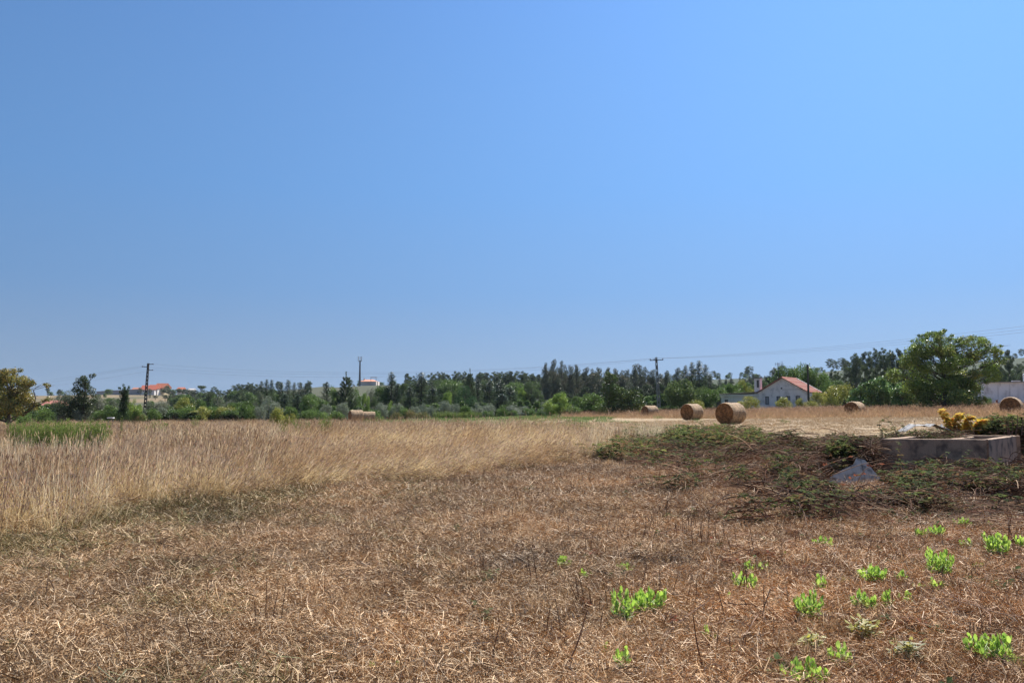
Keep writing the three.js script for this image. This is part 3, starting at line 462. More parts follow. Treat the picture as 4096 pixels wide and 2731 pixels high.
  [[3330, 1900, 3440, 1860, 3545, 1835], [3420, 1960, 3460, 1880, 3530, 1850], [3560, 1950, 3530, 1890, 3470, 1850], [3300, 1985, 3390, 1925, 3450, 1890], [3600, 1900, 3540, 1905, 3470, 1898], [3240, 1900, 3330, 1850, 3420, 1822]].forEach(([a, b, c, d, e, f], k) => caneThing('dry_cane', ['dry cane lying along the top edge of the pale sheet', 'dry cane standing across the middle of the pale sheet', 'dry cane crossing the right end of the pale sheet', 'dry cane slanting over the lower left of the pale sheet', 'pale dry cane poking out right of the sheet', 'long dry cane arching above the left of the sheet'][k], [[a, b], [c, d], [e, f]].map(([x, y]) => hang(x, y, 15.0 + 0.05 * k)), 0.009, k === 4 ? [0.5, 0.38, 0.26] : [0.3, 0.19, 0.12], 'cane', k % 2 ? 5 : 0, [[0.3, 0.09, 0.04], [0.12, 0.13, 0.05]], 1.2));
  [[2521, 2695, 2700, 2540, 2880, 2397, 'long dark cane slanting up across the straw beside the tall green seedlings'], [2827, 2735, 2790, 2580, 2773, 2458, 'upright dark cane standing at the bottom edge among the straw'], [1960, 2700, 1975, 2600, 1998, 2500, 'single dark stem standing in the straw left of the seedlings'], [2215, 2715, 2290, 2620, 2350, 2440, 'thin leaning dark stem left of the tall green seedlings'], [2650, 2660, 2900, 2590, 3080, 2430, 'thin brown cane lying from the bottom towards the seedlings'], [3400, 2715, 3500, 2690, 3600, 2640, 'pale thick cane lying at the bottom right of the straw']].forEach(([a, b, c, d, e, f, l], k) => { const p = [hit(a, Math.min(b, 2725)), null, null], dep = -p[0].z; const up = [1, 2, 3].includes(k); p[1] = up ? at(c, d, dep) : hit(c, d).add(V(0, 0.06, 0)); p[2] = up ? at(e, f, dep - 0.05) : hit(e, f).add(V(0, 0.05, 0)); caneThing('dead_cane', l, p, k === 5 ? 0.01 : 0.007, k === 5 ? [0.45, 0.3, 0.19] : [0.14, 0.08, 0.055]); });
}

// ------------------------------------------------------------------ bright green seedlings
{
  const leafGeo = (L, W, cup) => { const mb = new MB(), n = 5, c = [1, 1, 1], rows = []; for (let k = 0; k <= n; k++) { const t = k / n, w = W * Math.pow(Math.sin(Math.min(1, t * 0.86 + 0.1) * Math.PI), 0.8) * (0.35 + 0.75 * t), y = L * t, z = -cup * L * t * t, fold = w * 0.35; rows.push([mb.v(-w / 2, y, z + fold * 0.5, c), mb.v(0, y, z, c), mb.v(w / 2, y, z + fold * 0.5, c)]); if (k) { const [p, q] = [rows[k - 1], rows[k]]; mb.quad(p[0], p[1], q[1], q[0]); mb.quad(p[1], p[2], q[2], q[1]); } } return mb.geo(true); };
  const geos = [leafGeo(0.07, 0.034, 0.15), leafGeo(0.075, 0.038, 0.3), leafGeo(0.06, 0.036, 0.5), leafGeo(0.08, 0.032, 0.22)];
  const green = (c) => new THREE.MeshPhysicalMaterial({ color: new THREE.Color(...c), roughness: 0.95, transmission: 0.6, side: THREE.DoubleSide, vertexColors: false });
  const mats = [[0.38, 0.55, 0.08], [0.32, 0.49, 0.07], [0.45, 0.60, 0.12], [0.25, 0.40, 0.065]].map(green), yel = [[0.42, 0.40, 0.06], [0.36, 0.33, 0.055], [0.46, 0.40, 0.09]].map(green), dk = [[0.34, 0.30, 0.08], [0.25, 0.24, 0.07]].map(green), stemM = std({ color: new THREE.Color(0.16, 0.22, 0.07) }), stemG = new THREE.CylinderGeometry(0.003, 0.004, 1, 5); stemG.translate(0, 0.5, 0);
  const list = [[2342, 2330, 58, 50, 'small seedling pair, leftmost in the seedling patch'], [2505, 2298, 80, 40, 'low seedling up the slope beyond the two big clumps'], [2592, 2466, 168, 98, 'broad bushy seedling clump beside the tall grassy one'], [2488, 2506, 105, 128, 'tall seedling clump with grass blades at its foot'], [2995, 2298, 52, 44, 'left of two small seedlings close together in mid patch'], [3052, 2298, 46, 54, 'right of two small seedlings close together in mid patch'], [2982, 2392, 112, 92, 'v-shaped seedling clump with dark soil below it'], [2918, 2405, 40, 30, 'tiny seedling left of the v-shaped clump'], [3300, 2206, 84, 50, 'loose seedling cluster below the bramble heap'], [3140, 2252, 28, 42, 'thin single seedling in the straw of mid patch'], [3235, 2506, 122, 128, 'tall leafy seedling clump in the middle of the right half'], [3285, 2400, 66, 92, 'narrow seedling just behind the tall leafy clump'], [3370, 2368, 80, 56, 'low spreading seedling between the narrow one and the dome'], [3492, 2338, 122, 68, 'dome-shaped seedling clump with dense pale leaves'], [3460, 2460, 98, 90, 'upright seedling clump in front of the dome-shaped one'], [3545, 2452, 58, 78, 'middle of three seedlings in front of the dome'], [3622, 2448, 74, 78, 'seedling beside a reddish weed, right of three'], [3674, 2378, 60, 44, 'small seedling left below the largest far clump'], [3743, 2370, 60, 56, 'small seedling right below the largest far clump'], [3758, 2322, 150, 112, 'large many-stemmed seedling clump near bare soil'], [3612, 2336, 42, 50, 'little upright seedling beside bare soil'], [3850, 2124, 72, 48, 'seedling at the foot of the bramble heap'], [3688, 2158, 46, 40, 'left of the small seedlings below the bramble heap'], [3751, 2146, 60, 40, 'middle of the small seedlings below the bramble heap'], [3865, 2212, 52, 58, 'bushy small seedling right of the large far clump'], [3990, 2238, 122, 92, 'tall forked seedling clump near the right edge'], [3957, 2104, 26, 22, 'farthest tiny seedling at the bramble heap'], [4083, 2192, 50, 50, 'seedling cut by the right edge of the picture'], [3965, 2682, 250, 125, 'biggest seedling clump, in the bottom right corner'], [4075, 2690, 90, 70, 'seedling at the right edge beside the biggest clump'], [3225, 2750, 190, 92, 'big seedling clump cut by the bottom edge'], [3361, 2690, 104, 104, 'sparse two-tiered seedling near the bottom edge'], [2838, 2603, 56, 82, 'single-stemmed seedling beside the upright dark cane'], [2926, 2655, 60, 56, 'thin pale seedling right of the upright dark cane'], [2418, 2640, 48, 68, 'narrow seedling left of a pair near the bottom'], [2502, 2694, 72, 100, 'taller seedling of a pair near the bottom'], [2682, 2738, 66, 56, 'seedling tip at the bottom edge below the big clumps'], [690, 2642, 32, 58, 'lone seedling on the left of the mown ground'], [1479, 2700, 46, 56, 'left of two lone seedlings near the bottom middle'], [1592, 2695, 34, 58, 'right of two lone seedlings near the bottom middle'], [2258, 2282, 66, 50, 'farthest left seedling with a dark weed beside it'], [3911, 2276, 40, 30, 'tiny seedling beside a pale lying stick'], [3575, 2465, 44, 30, 'low leaf cluster between the three seedlings'], [2010, 2738, 50, 36, 'seedling tips at the bottom edge in the middle'],
    [3239, 2620, 112, 96, 'wilted yellow-green plant with drooping leaves, nearest the big bottom clump', 1], [3461, 2576, 112, 104, 'pale yellow plant with drooping leaves in mid straw', 1], [3629, 2652, 112, 112, 'dull yellow-brown wilted plant near the bottom right', 2]];
  for (const [px, py, w, h, label, kind = 0] of list) {
    const p = hit(px, Math.min(py, 2780)), sc = -p.z / F * 1.4, W = w * sc, H = h * sc;
    const t = thing(kind ? 'wilting_plant' : 'green_seedling', (kind ? '' : 'bright green ') + label, kind ? 'plant' : 'seedling', [p.x, p.y, p.z], rnd() * 6.28, kind ? undefined : 'bright green seedlings in the straw');
    const stems = Math.max(1, Math.round(W * W / 0.0042 * 0.42)), pal = kind === 1 ? yel : kind === 2 ? dk : mats;
    for (let s = 0; s < Math.min(stems, 16); s++) {
      const a = s * 2.4 + rnd(), r = W * 0.36 * Math.sqrt((s + 0.3) / stems), x = Math.cos(a) * r, z = Math.sin(a) * r, hs = Math.max(0.03, H * rr(0.62, 0.9) - 0.04) * (1 - 0.35 * (r / (W * 0.5 + 1e-6)) ** 2);
      const st = part(t, 'stem', stemG, stemM); st.position.set(x * 0.6, -0.01, z * 0.6); st.scale.set(1, hs, 1); st.rotation.set(z * 0.8, 0, -x * 0.8);
      const nl = Math.round(clamp(6 + hs * 50, 6, 14));
      for (let k = 0; k < nl; k++) {
        const f = (k + 0.5) / nl, m = part(t, 'leaf', pick(geos), pick(pal)), az = k * 2.4 + s + rnd() * 0.5, droop = kind ? rr(1.2, 2.4) : lerp(1.35, 0.3, f) + gauss() * 0.25;
        m.position.set(x * (0.6 + 0.4 * f), hs * lerp(0.25, 1, f), z * (0.6 + 0.4 * f)); m.rotation.order = 'YXZ'; m.rotation.set(droop, az, 0); const q = 0.74 * rr(0.75, 1.15) * (1 - 0.25 * f) * (kind ? 1.1 : 1) * clamp(W / 0.11, 0.6, 1.1); m.scale.set(q * 1.4, q, q);
      }
    }
    shade(t);
  }
}

// ------------------------------------------------------------------ round hay bales
{
  const D = 1.32, Lb = 1.36, R = D / 2;
  const wrap = noiseTexture(512, (i, j) => { const u = i / 512, v = j / 512, s = 0.55 + 0.22 * n2(u * 5, v * 60) + 0.18 * n2(u * 40, v * 12) + 0.16 * (rnd() - 0.5) + 0.1 * n2(u * 3, v * 3); return [0.95 * s + 0.1, 0.79 * s + 0.09, 0.62 * s + 0.07]; }, true);
  const coil = noiseTexture(512, (i, j) => { const x = i / 256 - 1, y = j / 256 - 1, r = Math.hypot(x, y), a = Math.atan2(y, x), s = 0.42 + 0.2 * n2(r * 26 + a * 0.6, a * 1.2) + 0.16 * Math.sin((r * 13 - a / 6.283) * 6.283) * 0.5 + 0.14 * n2(x * 30, y * 30) + 0.14 * (rnd() - 0.5) + 0.12 * n2(x * 2.2, y * 2.2); return [0.98 * s + 0.1, 0.70 * s + 0.07, 0.45 * s + 0.04]; }, true);
  const wm = std({ map: wrap, bumpMap: wrap, bumpScale: 0.03, roughness: 0.75 }), cm = std({ map: coil, bumpMap: coil, bumpScale: 0.035, roughness: 0.9 });
  const mould = (x, a, r) => { const y = Math.sin(a) * r; return [x, y < -R * 0.9 ? lerp(y, -R * 0.9, 0.6) : y, Math.cos(a) * r]; };
  const sideG = () => { const pos = [], uv = [], idx = [], A = 64, N = 12; for (let k = 0; k <= N; k++) for (let j = 0; j <= A; j++) { const t = k / N * 2 - 1, a = j / A * 6.2832, e = Math.max(0, (Math.abs(t) - 0.86) / 0.14), r = R * (1 - 0.055 * e * e) * (1 + 0.012 * n2(Math.cos(a) * 2 + k * 0.3, Math.sin(a) * 2) + 0.008 * n2(t * 6, Math.cos(a) * 9 + Math.sin(a) * 5)); pos.push(...mould(t * Lb / 2, a, r)); uv.push(k / N, j / A * 3); if (k && j) { const o = k * (A + 1) + j; idx.push(o - A - 2, o - 1, o, o - A - 2, o, o - A - 1); } } const g = new THREE.BufferGeometry(); g.setAttribute('position', new THREE.Float32BufferAttribute(pos, 3)); g.setAttribute('uv', new THREE.Float32BufferAttribute(uv, 2)); g.setIndex(idx); g.computeVertexNormals(); return g; };
  const endG = (s) => { const pos = [], uv = [], idx = [], A = 64, N = 10; for (let k = 0; k <= N; k++) for (let j = 0; j <= A; j++) { const r = R * 0.945 * k / N, a = j / A * 6.2832; pos.push(...mould(s * (Lb / 2 - 0.004 + 0.035 * (1 - (k / N) ** 2) * 0.6 + 0.012 * n2(Math.cos(a) * r * 6, Math.sin(a) * r * 6)), a, r)); uv.push(0.5 + Math.cos(a) * 0.5 * k / N, 0.5 + Math.sin(a) * 0.5 * k / N); if (k && j) { const o = k * (A + 1) + j; s > 0 ? idx.push(o - A - 2, o, o - 1, o - A - 2, o - A - 1, o) : idx.push(o - A - 2, o - 1, o, o - A - 2, o, o - A - 1); } } const g = new THREE.BufferGeometry(); g.setAttribute('position', new THREE.Float32BufferAttribute(pos, 3)); g.setAttribute('uv', new THREE.Float32BufferAttribute(uv, 2)); g.setIndex(idx); g.computeVertexNormals(); return g; };
  const hair = () => { const mb = new MB(); for (let k = 0; k < 900; k++) { const a = rnd() * 6.283, end = rnd() < 0.3, x = end ? pick([-1, 1]) * Lb / 2 : rr(-0.5, 0.5) * Lb * 0.98, r = end ? R * Math.sqrt(rnd()) * 0.95 : R * 0.99, n = end ? V(Math.sign(x), 0, 0) : V(0, Math.sin(a), Math.cos(a)), p = V(...mould(x, a, r)), tx = V(gauss(), gauss(), gauss()).addScaledVector(n, 0.35).normalize(), L = rr(0.04, 0.12); mb.ribbon([p, p.clone().addScaledVector(tx, L).addScaledVector(n, 0.012)], [0.005, 0.003], V().crossVectors(tx, n).normalize(), jit(pick([[0.68, 0.5, 0.3], [0.5, 0.34, 0.19], [0.36, 0.23, 0.13]]))); } return mb.geo(); };
  const proto = new THREE.Group(); proto.userData.base = 'hay_bale'; proto.userData.category = 'hay bale';
  part(proto, 'wrapped_side', sideG(), wm); part(proto, 'coiled_end', endG(-1), cm); part(proto, 'coiled_end', endG(1), cm); part(proto, 'loose_straw', hair(), M.straw);
  // px centre, top py, depth, turn of the axis
  for (const [px, py, d, turn, label] of [[2923, 1610, 48, 0.72, 'largest round hay bale, standing before the white farmhouse'], [2768, 1615, 64, 0.72, 'round hay bale just left of the largest one'], [2600, 1622, 84, 0.5, 'greyish round hay bale at the foot of the concrete pole'], [2137, 1637, 126, 0.4, 'small distant round hay bale against the silvery bushes'], [1424, 1640, 86, 0.5, 'round hay bale, nearer of the pair behind the tall grass'], [1475, 1646, 91, 0.25, 'round hay bale, farther of the pair behind the tall grass'], [1549, 1660, 150, 0.2, 'tiniest round hay bale right of the pair'], [3420, 1606, 67, 0.75, 'round hay bale below the large-leaved fig bushes'], [4046, 1588, 56, 0.9, 'round hay bale before the long white wall']]) {
    const p = at(px, py, d), b = copy(proto, label, 'round hay bales on the field'); b.position.set(p.x, p.y - R, p.z); b.rotation.set(rr(-0.05, 0.05), turn, 0, 'YXZ'); const e = d > 120 ? 1.0 : 1; b.scale.setScalar(e);
  }
}

// ------------------------------------------------------------------ poles, wires, mast
const concrete = std({ map: stainTex([0.62, 0.60, 0.57], 0.6, 51, 0.3, 256), roughness: 0.9 }), darkwood = std({ color: new THREE.Color(0.055, 0.045, 0.042), roughness: 0.85 }), steel = std({ color: new THREE.Color(0.10, 0.105, 0.115), roughness: 0.55, metalness: 0.4 }), glassy = std({ color: new THREE.Color(0.12, 0.09, 0.07), roughness: 0.25 });
const boxg = (w, h, d, x = 0, y = 0, z = 0) => { const g = new THREE.BoxGeometry(w, h, d); g.translate(x, y, z); return g; };
const insulator = (() => { const g = new THREE.LatheGeometry([[0, 0], [0.05, 0.01], [0.075, 0.05], [0.045, 0.07], [0.07, 0.11], [0.04, 0.14], [0.055, 0.18], [0, 0.2]].map(([a, b]) => new THREE.Vector2(a, b)), 10); return g; })();
let tipsR, tipsL;
{
  const top = at(2625, 1425, 115), foot = at(2638, 1640, 115), gy = land(foot.x, foot.z), H = top.y - gy;
  const t = thing('concrete_pole', 'pale concrete power pole standing behind the greyish bale', 'utility pole', [foot.x, gy, foot.z]); t.rotation.z = Math.atan2(foot.x - top.x, H);
  const taper = (w0, w1, d, x0, x1) => { const g = new THREE.BoxGeometry(1, H, d, 1, 8, 1), a = g.attributes.position; for (let k = 0; k < a.count; k++) { const f = a.getY(k) / H + 0.5; a.setX(k, a.getX(k) * lerp(w0, w1, f) + lerp(x0, x1, f)); a.setY(k, a.getY(k) + H / 2 - 0.2); } g.computeVertexNormals(); return g; };
  part(t, 'flange', taper(0.12, 0.09, 0.3, -0.2, -0.09), concrete); part(t, 'flange', taper(0.12, 0.09, 0.3, 0.2, 0.09), concrete);
  for (let k = 0; k < 9; k++) { const f = (k + 0.5) / 9; part(t, 'web', boxg(lerp(0.28, 0.09, f), H / 9 * 0.62, 0.12, 0, H * f - 0.2, -0.04), concrete); }
  const arm = part(t, 'crossarm', boxg(1.9, 0.1, 0.12, 0, H - 0.55, 0.22), darkwood); tipsR = [];
  for (const x of [-0.9, -0.35, 0.9]) { const i = part(t, 'insulator', insulator, glassy); i.position.set(x, H - 0.5, 0.22); tipsR.push(V(foot.x + x, gy + H - 0.3, foot.z + 0.22)); }
  part(t, 'pole_cap', boxg(0.3, 0.06, 0.32, 0, H - 0.16, 0), concrete);
}
{
  const top = at(592, 1448, 140), foot = at(576, 1650, 140), gy = land(foot.x, foot.z), H = top.y - gy;
  const t = thing('ladder_pole', 'dark leaning power pole with three short arms on the left', 'utility pole', [foot.x, gy, foot.z]); t.rotation.z = -Math.atan2(top.x - foot.x, H);
  for (const s of [-1, 1]) { const g = new THREE.BoxGeometry(0.12, H, 0.2, 1, 6, 1), a = g.attributes.position; for (let k = 0; k < a.count; k++) { const f = a.getY(k) / H + 0.5; a.setX(k, a.getX(k) + s * lerp(0.24, 0.1, f)); a.setY(k, a.getY(k) + H / 2 - 0.2); } g.computeVertexNormals(); part(t, 'pole_rail', g, darkwood); }
  for (let k = 0; k < 16; k++) { const f = (k + 0.5) / 16; part(t, 'rung', boxg(lerp(0.36, 0.09, f), H / 16 * 0.5, 0.16, 0, H * f - 0.2, 0), darkwood); }
  tipsL = []; for (const [s, y] of [[1, 0.35], [-1, 0.85], [1, 1.4]]) { part(t, 'arm', boxg(0.85, 0.1, 0.1, s * 0.58, H - y, 0.16), darkwood); const i = part(t, 'insulator', insulator, glassy); i.position.set(s * 0.9, H - y - 0.04, 0.16); tipsL.push(V(top.x + s * 0.9, gy + H - y, foot.z)); }
}
{
  const wire = (name, label, a, b, sag, r) => { const pts = []; for (let k = 0; k <= 28; k++) { const t = k / 28; pts.push(V(lerp(a.x, b.x, t), lerp(a.y, b.y, t) - sag * 4 * t * (1 - t), lerp(a.z, b.z, t))); } const mb = new MB(), o = a.clone(); mb.tube(pts.map((p) => p.clone().sub(o)), pts.map(() => r), 4, [1, 1, 1]); const m = new THREE.Mesh(mb.geo(true), M.wire); m.name = numbered(name); m.position.copy(o); m.castShadow = true; tag(m, label, 'power line', 'overhead power lines'); scene.add(m); };
  const ends = [at(4200, 1292, 62), at(4200, 1306, 62), at(4200, 1318, 62)];
  ['top', 'middle', 'bottom'].forEach((w, k) => {
    wire('power_line', w + ' power line between the dark pole and the concrete pole', tipsL[[0, 1, 2][k]], tipsR[k], [1.75, 1.75, 1.9][k], 0.009);
    wire('power_line', w + ' power line from the concrete pole to the right edge', tipsR[k], ends[k], 0.45, 0.007);
    wire('power_line', w + ' power line falling from the dark pole to the left', tipsL[k], at(-200, 1545 + 14 * k, 300), 1.2, 0.011);
  });
}
{
  const top = at(1443, 1425, 520), foot = at(1438, 1540, 520), gy = land(foot.x, foot.z) - 1, H = top.y - gy;
  const t = thing('phone_mast', 'tall dark phone mast on the hill behind the wood', 'mast', [foot.x, gy, foot.z]);
  part(t, 'mast_pole', new THREE.CylinderGeometry(0.42, 0.8, H - 3.4, 12).translate(0, (H - 3.4) / 2, 0), steel);
  part(t, 'head_frame', new THREE.CylinderGeometry(1.0, 0.8, 0.5, 12).translate(0, H - 3.2, 0), steel);
  for (let k = 0; k < 3; k++) { const a = k * 2.094 + 0.4; part(t, 'antenna_panel', boxg(0.42, 3.0, 0.3, Math.cos(a) * 1.25, H - 1.6, Math.sin(a) * 1.25), std({ color: new THREE.Color(0.45, 0.46, 0.48) })); }
  part(t, 'tip_rod', new THREE.CylinderGeometry(0.09, 0.09, 3.4, 6).translate(0, H - 1.7, 0), steel);
}

// ------------------------------------------------------------------ buildings
const wallTex = stainTex([0.97, 0.93, 0.90], 0.15, 61, 0.17), plaster = std({ map: wallTex, roughness: 0.92 }), cream = std({ map: stainTex([0.93, 0.92, 0.88], 0.15, 71, 0.12), roughness: 0.9 }), frameM = std({ color: new THREE.Color(0.03, 0.035, 0.055), roughness: 0.6 }), paneM = new THREE.MeshPhysicalMaterial({ color: new THREE.Color(0.32, 0.33, 0.36), roughness: 0.25 }), inside = std({ color: new THREE.Color(0.03, 0.03, 0.035) });
const tileMs = [[0.30, 0.105, 0.075], [0.24, 0.085, 0.065], [0.34, 0.15, 0.11], [0.26, 0.115, 0.09]].map((c) => std({ color: new THREE.Color(...c), roughness: 0.85 }));
function shapeWall(pts, holes, depth) { const s = new THREE.Shape(pts.map(([a, b]) => new THREE.Vector2(a, b))); for (const [x0, y0, x1, y1] of holes) s.holes.push(new THREE.Path([[x0, y0], [x0, y1], [x1, y1], [x1, y0]].map(([a, b]) => new THREE.Vector2(a, b)))); const g = new THREE.ExtrudeGeometry(s, { depth, bevelEnabled: false }); g.translate(0, 0, -depth); const uv = g.attributes.uv, p = g.attributes.position; for (let k = 0; k < uv.count; k++) uv.setXY(k, (p.getX(k) + p.getZ(k)) * 0.14, p.getY(k) * 0.14); return g; }
function windowIn(t, x0, y0, x1, y1, bars = false) {
  const w = part(t, 'window', boxg(x1 - x0 - 0.02, y1 - y0 - 0.02, 0.01, (x0 + x1) / 2, (y0 + y1) / 2, -0.13), paneM), f = 0.07;
  part(w, 'frame', mergeGeometries([boxg(f, y1 - y0, 0.06, x0 + f / 2, (y0 + y1) / 2, -0.06), boxg(f, y1 - y0, 0.06, x1 - f / 2, (y0 + y1) / 2, -0.06), boxg(x1 - x0 - 2 * f, f, 0.06, (x0 + x1) / 2, y0 + f / 2, -0.06), boxg(x1 - x0 - 2 * f, f, 0.06, (x0 + x1) / 2, y1 - f / 2, -0.06)]), frameM);
  if (bars) part(w, 'glazing_bar', mergeGeometries([boxg(0.035, y1 - y0 - 2 * f, 0.03, (x0 + x1) / 2, (y0 + y1) / 2, -0.08), boxg(x1 - x0 - 2 * f, 0.035, 0.026, (x0 + x1) / 2, (y0 + y1) / 2, -0.082)]), frameM);
}
function corrugated(w, l, n, amp, thick = 0.02) { const pos = [], idx = [], A = n * 8; for (const dy of [0, -thick]) for (let k = 0; k <= 1; k++) for (let j = 0; j <= A; j++) pos.push(j / A * w, dy + amp * Math.sin(j / 8 * 6.283), -k * l); const S = A + 1; for (let j = 0; j < A; j++) { idx.push(j, j + 1, S + j + 1, j, S + j + 1, S + j); const o = 2 * S; idx.push(o + j, o + S + j + 1, o + j + 1, o + j, o + S + j, o + S + j + 1); idx.push(j, o + j + 1, j + 1, j, o + j, o + j + 1); } const g = new THREE.BufferGeometry(); g.setAttribute('position', new THREE.Float32BufferAttribute(pos, 3)); g.setIndex(idx); const f = g.toNonIndexed(); f.computeVertexNormals(); return f; }
{
  const th = -38 * Math.PI / 180, X = V(Math.cos(th), 0, -Math.sin(th)), base = 0.95, P = V(32.7, base, -107.03);
  const W = 6.6, eave = 2.62, ridge = 4.5, L = 5.2;
  const t = thing('farmhouse', 'old white gabled farmhouse with red tiled roof', 'house', [P.x, P.y, P.z], th);
  const win = [[1.0, 1.08, 1.5, 2.12], [2.5, 1.08, 3.0, 2.14], [3.75, 1.1, 4.3, 2.16], [5.0, 1.1, 5.55, 2.18]];
  part(t, 'gable_wall', shapeWall([[0, -0.6], [W, -0.6], [W, eave], [W / 2, ridge], [0, eave]], win, 0.25), plaster);
  part(t, 'side_wall', boxg(0.25, eave + 0.6, L - 0.26, W - 0.128, (eave - 0.6) / 2 - 0.002, -L / 2 - 0.128), plaster);
  part(t, 'side_wall', boxg(0.25, eave + 0.6, L - 0.26, 0.128, (eave - 0.6) / 2 - 0.002, -L / 2 - 0.128), plaster);
  part(t, 'back_wall', shapeWall([[0, -0.6], [W, -0.6], [W, eave], [W / 2, ridge], [0, eave]], [], 0.25).translate(0, 0, -L), plaster);
  win.forEach((w) => windowIn(t, ...w));
  const slope = Math.hypot(W / 2, ridge - eave), rows = 13, ang = Math.atan2(ridge - eave, W / 2);
  for (const s of [1, -1]) {
    const roof = new THREE.Group(); const rm = part(t, s > 0 ? 'roof_slope' : 'roof_slope', boxg(slope + 0.15, 0.05, L + 0.5), tileMs[1]); rm.position.set(W / 2 + s * (W / 4 + 0.04), (ridge + eave) / 2 + 0.03, -L / 2 + 0.0); rm.rotation.z = -s * ang;
    for (let k = 0; k < rows; k++) { // each course of tiles steps over the one below
      const n = 21, pos = [], idx = [], A = n * 6, len = L + 0.5; for (let j = 0; j <= A; j++) { const u = -len / 2 + len * j / A, h = 0.035 + 0.035 * Math.abs(Math.sin(j / 6 * 3.1416)); pos.push(0, h + 0.035, u, slope / rows + 0.09, h, u, slope / rows + 0.09, h - 0.04, u); if (j) { const o = j * 3; idx.push(o - 3, o, o + 1, o - 3, o + 1, o - 2, o - 2, o + 1, o + 2, o - 2, o + 2, o - 1); } }
      const g = new THREE.BufferGeometry(); g.setAttribute('position', new THREE.Float32BufferAttribute(pos, 3)); g.setIndex(idx); g.computeVertexNormals(); const tr = part(rm, 'tile_course', g, tileMs[(k * 7 + (s > 0 ? 0 : 1)) % 4]); const x = -slope / 2 + slope * k / rows; tr.position.set(s > 0 ? x : -x, 0.0, 0); if (s < 0) tr.rotation.y = Math.PI; }
  }
  part(t, 'ridge_tiles', new THREE.CylinderGeometry(0.12, 0.12, L + 0.5, 10).rotateX(Math.PI / 2).translate(W / 2, ridge + 0.08, -L / 2), tileMs[2]);
  part(t, 'verge', boxg(slope + 0.1, 0.09, 0.16).rotateZ(-ang).translate(W * 0.75 + 0.05, (ridge + eave) / 2 + 0.13, -L - 0.2), std({ color: new THREE.Color(0.75, 0.7, 0.66) }));
  const ch = part(t, 'chimney', boxg(0.8, 2.3, 0.7, -0.15, eave + 0.75, -0.6), plaster); part(ch, 'chimney_cap', boxg(0.95, 0.1, 0.85, -0.15, eave + 1.96, -0.6), std({ color: new THREE.Color(0.2, 0.18, 0.17) })); part(ch, 'flue', boxg(0.3, 1.0, 0.02, -0.05, eave + 1.2, -0.235), std({ color: new THREE.Color(0.12, 0.11, 0.11) }));
  part(t, 'vent', new THREE.CylinderGeometry(0.11, 0.11, 0.04, 14).rotateX(Math.PI / 2).translate(W / 2 - 0.1, eave + 0.55, 0.015), inside);
  part(t, 'wall_cable', boxg(2.6, 0.03, 0.02, 4.6, eave + 0.38, 0.012), inside);
  // lean-to and shed
  const lt = P.clone().addScaledVector(X, -5.2), t2 = thing('lean_to', 'low cream outbuilding with corrugated roof beside the farmhouse', 'outbuilding', [lt.x, lt.y, lt.z], th);
  part(t2, 'front_wall', shapeWall([[0, -0.6], [5.19, -0.6], [5.19, 2.5], [0, 2.22]], [[0.55, 1.05, 1.05, 1.75]], 0.2), cream); windowIn(t2, 0.55, 1.05, 1.05, 1.75, true);
  part(t2, 'side_wall', boxg(0.2, 2.8, 3.2, 0.101, 0.8, -1.81), cream); part(t2, 'fascia', boxg(5.3, 0.2, 0.06, 2.6, 2.32, 0.2).rotateZ(0), cream);
  const rf = part(t2, 'corrugated_roof', corrugated(5.5, 4.2, 24, 0.025), std({ color: new THREE.Color(0.33, 0.30, 0.28), roughness: 0.8, side: THREE.DoubleSide })); rf.position.set(-0.15, 2.5, 0.4); rf.rotation.set(-0.09, 0, 0.045);
  const sh = P.clone().addScaledVector(X, -10.1), t3 = thing('wooden_shed', 'weathered grey plank shed under a sagging corrugated roof', 'shed', [sh.x, sh.y, sh.z], th);
  const pk = [[0.12, 0.105, 0.095], [0.16, 0.14, 0.125], [0.09, 0.08, 0.075]].map((c) => std({ color: new THREE.Color(...c), roughness: 0.95 }));
  for (let k = 0; k < 20; k++) if (k !== 15 && k !== 16) part(t3, 'plank', boxg(0.225, 2.15 + 0.1 * k / 20 + 0.04 * (rnd() - 0.5), 0.03, 0.12 + k * 0.24, 0.55, 0.004 * (k % 3)), pk[k % 3]);
  part(t3, 'back_wall', boxg(4.8, 2.2, 0.1, 2.4, 0.5, -2.6), pk[1]); part(t3, 'plank', boxg(0.46, 1.0, 0.03, 3.84, 0.0, 0.01), pk[0]);
  const sw = part(t3, 'window', boxg(0.42, 0.75, 0.02, 3.84, 1.15, -0.02), paneM); part(sw, 'frame', mergeGeometries([boxg(0.06, 0.85, 0.04, 3.6, 1.15, 0.03), boxg(0.06, 0.85, 0.04, 4.08, 1.15, 0.03), boxg(0.42, 0.06, 0.038, 3.84, 1.56, 0.03), boxg(0.42, 0.04, 0.036, 3.84, 1.15, 0.03)]), std({ color: new THREE.Color(0.4, 0.38, 0.36) }));
  const r3 = part(t3, 'corrugated_roof', corrugated(5.2, 3.4, 22, 0.03), std({ color: new THREE.Color(0.42, 0.39, 0.36), roughness: 0.85, side: THREE.DoubleSide })); r3.position.set(-0.3, 1.72, 0.45); r3.rotation.set(-0.07, 0, 0.04);
  // aerial and pole
  const ap = at(3115, 1505, 106), t4 = thing('tv_aerial', 'thin television aerial rising above the farmhouse ridge', 'aerial', [ap.x, ap.y - 0.4, ap.z]); const rod = (l, r = 0.025) => new THREE.CylinderGeometry(r, r, l, 6);
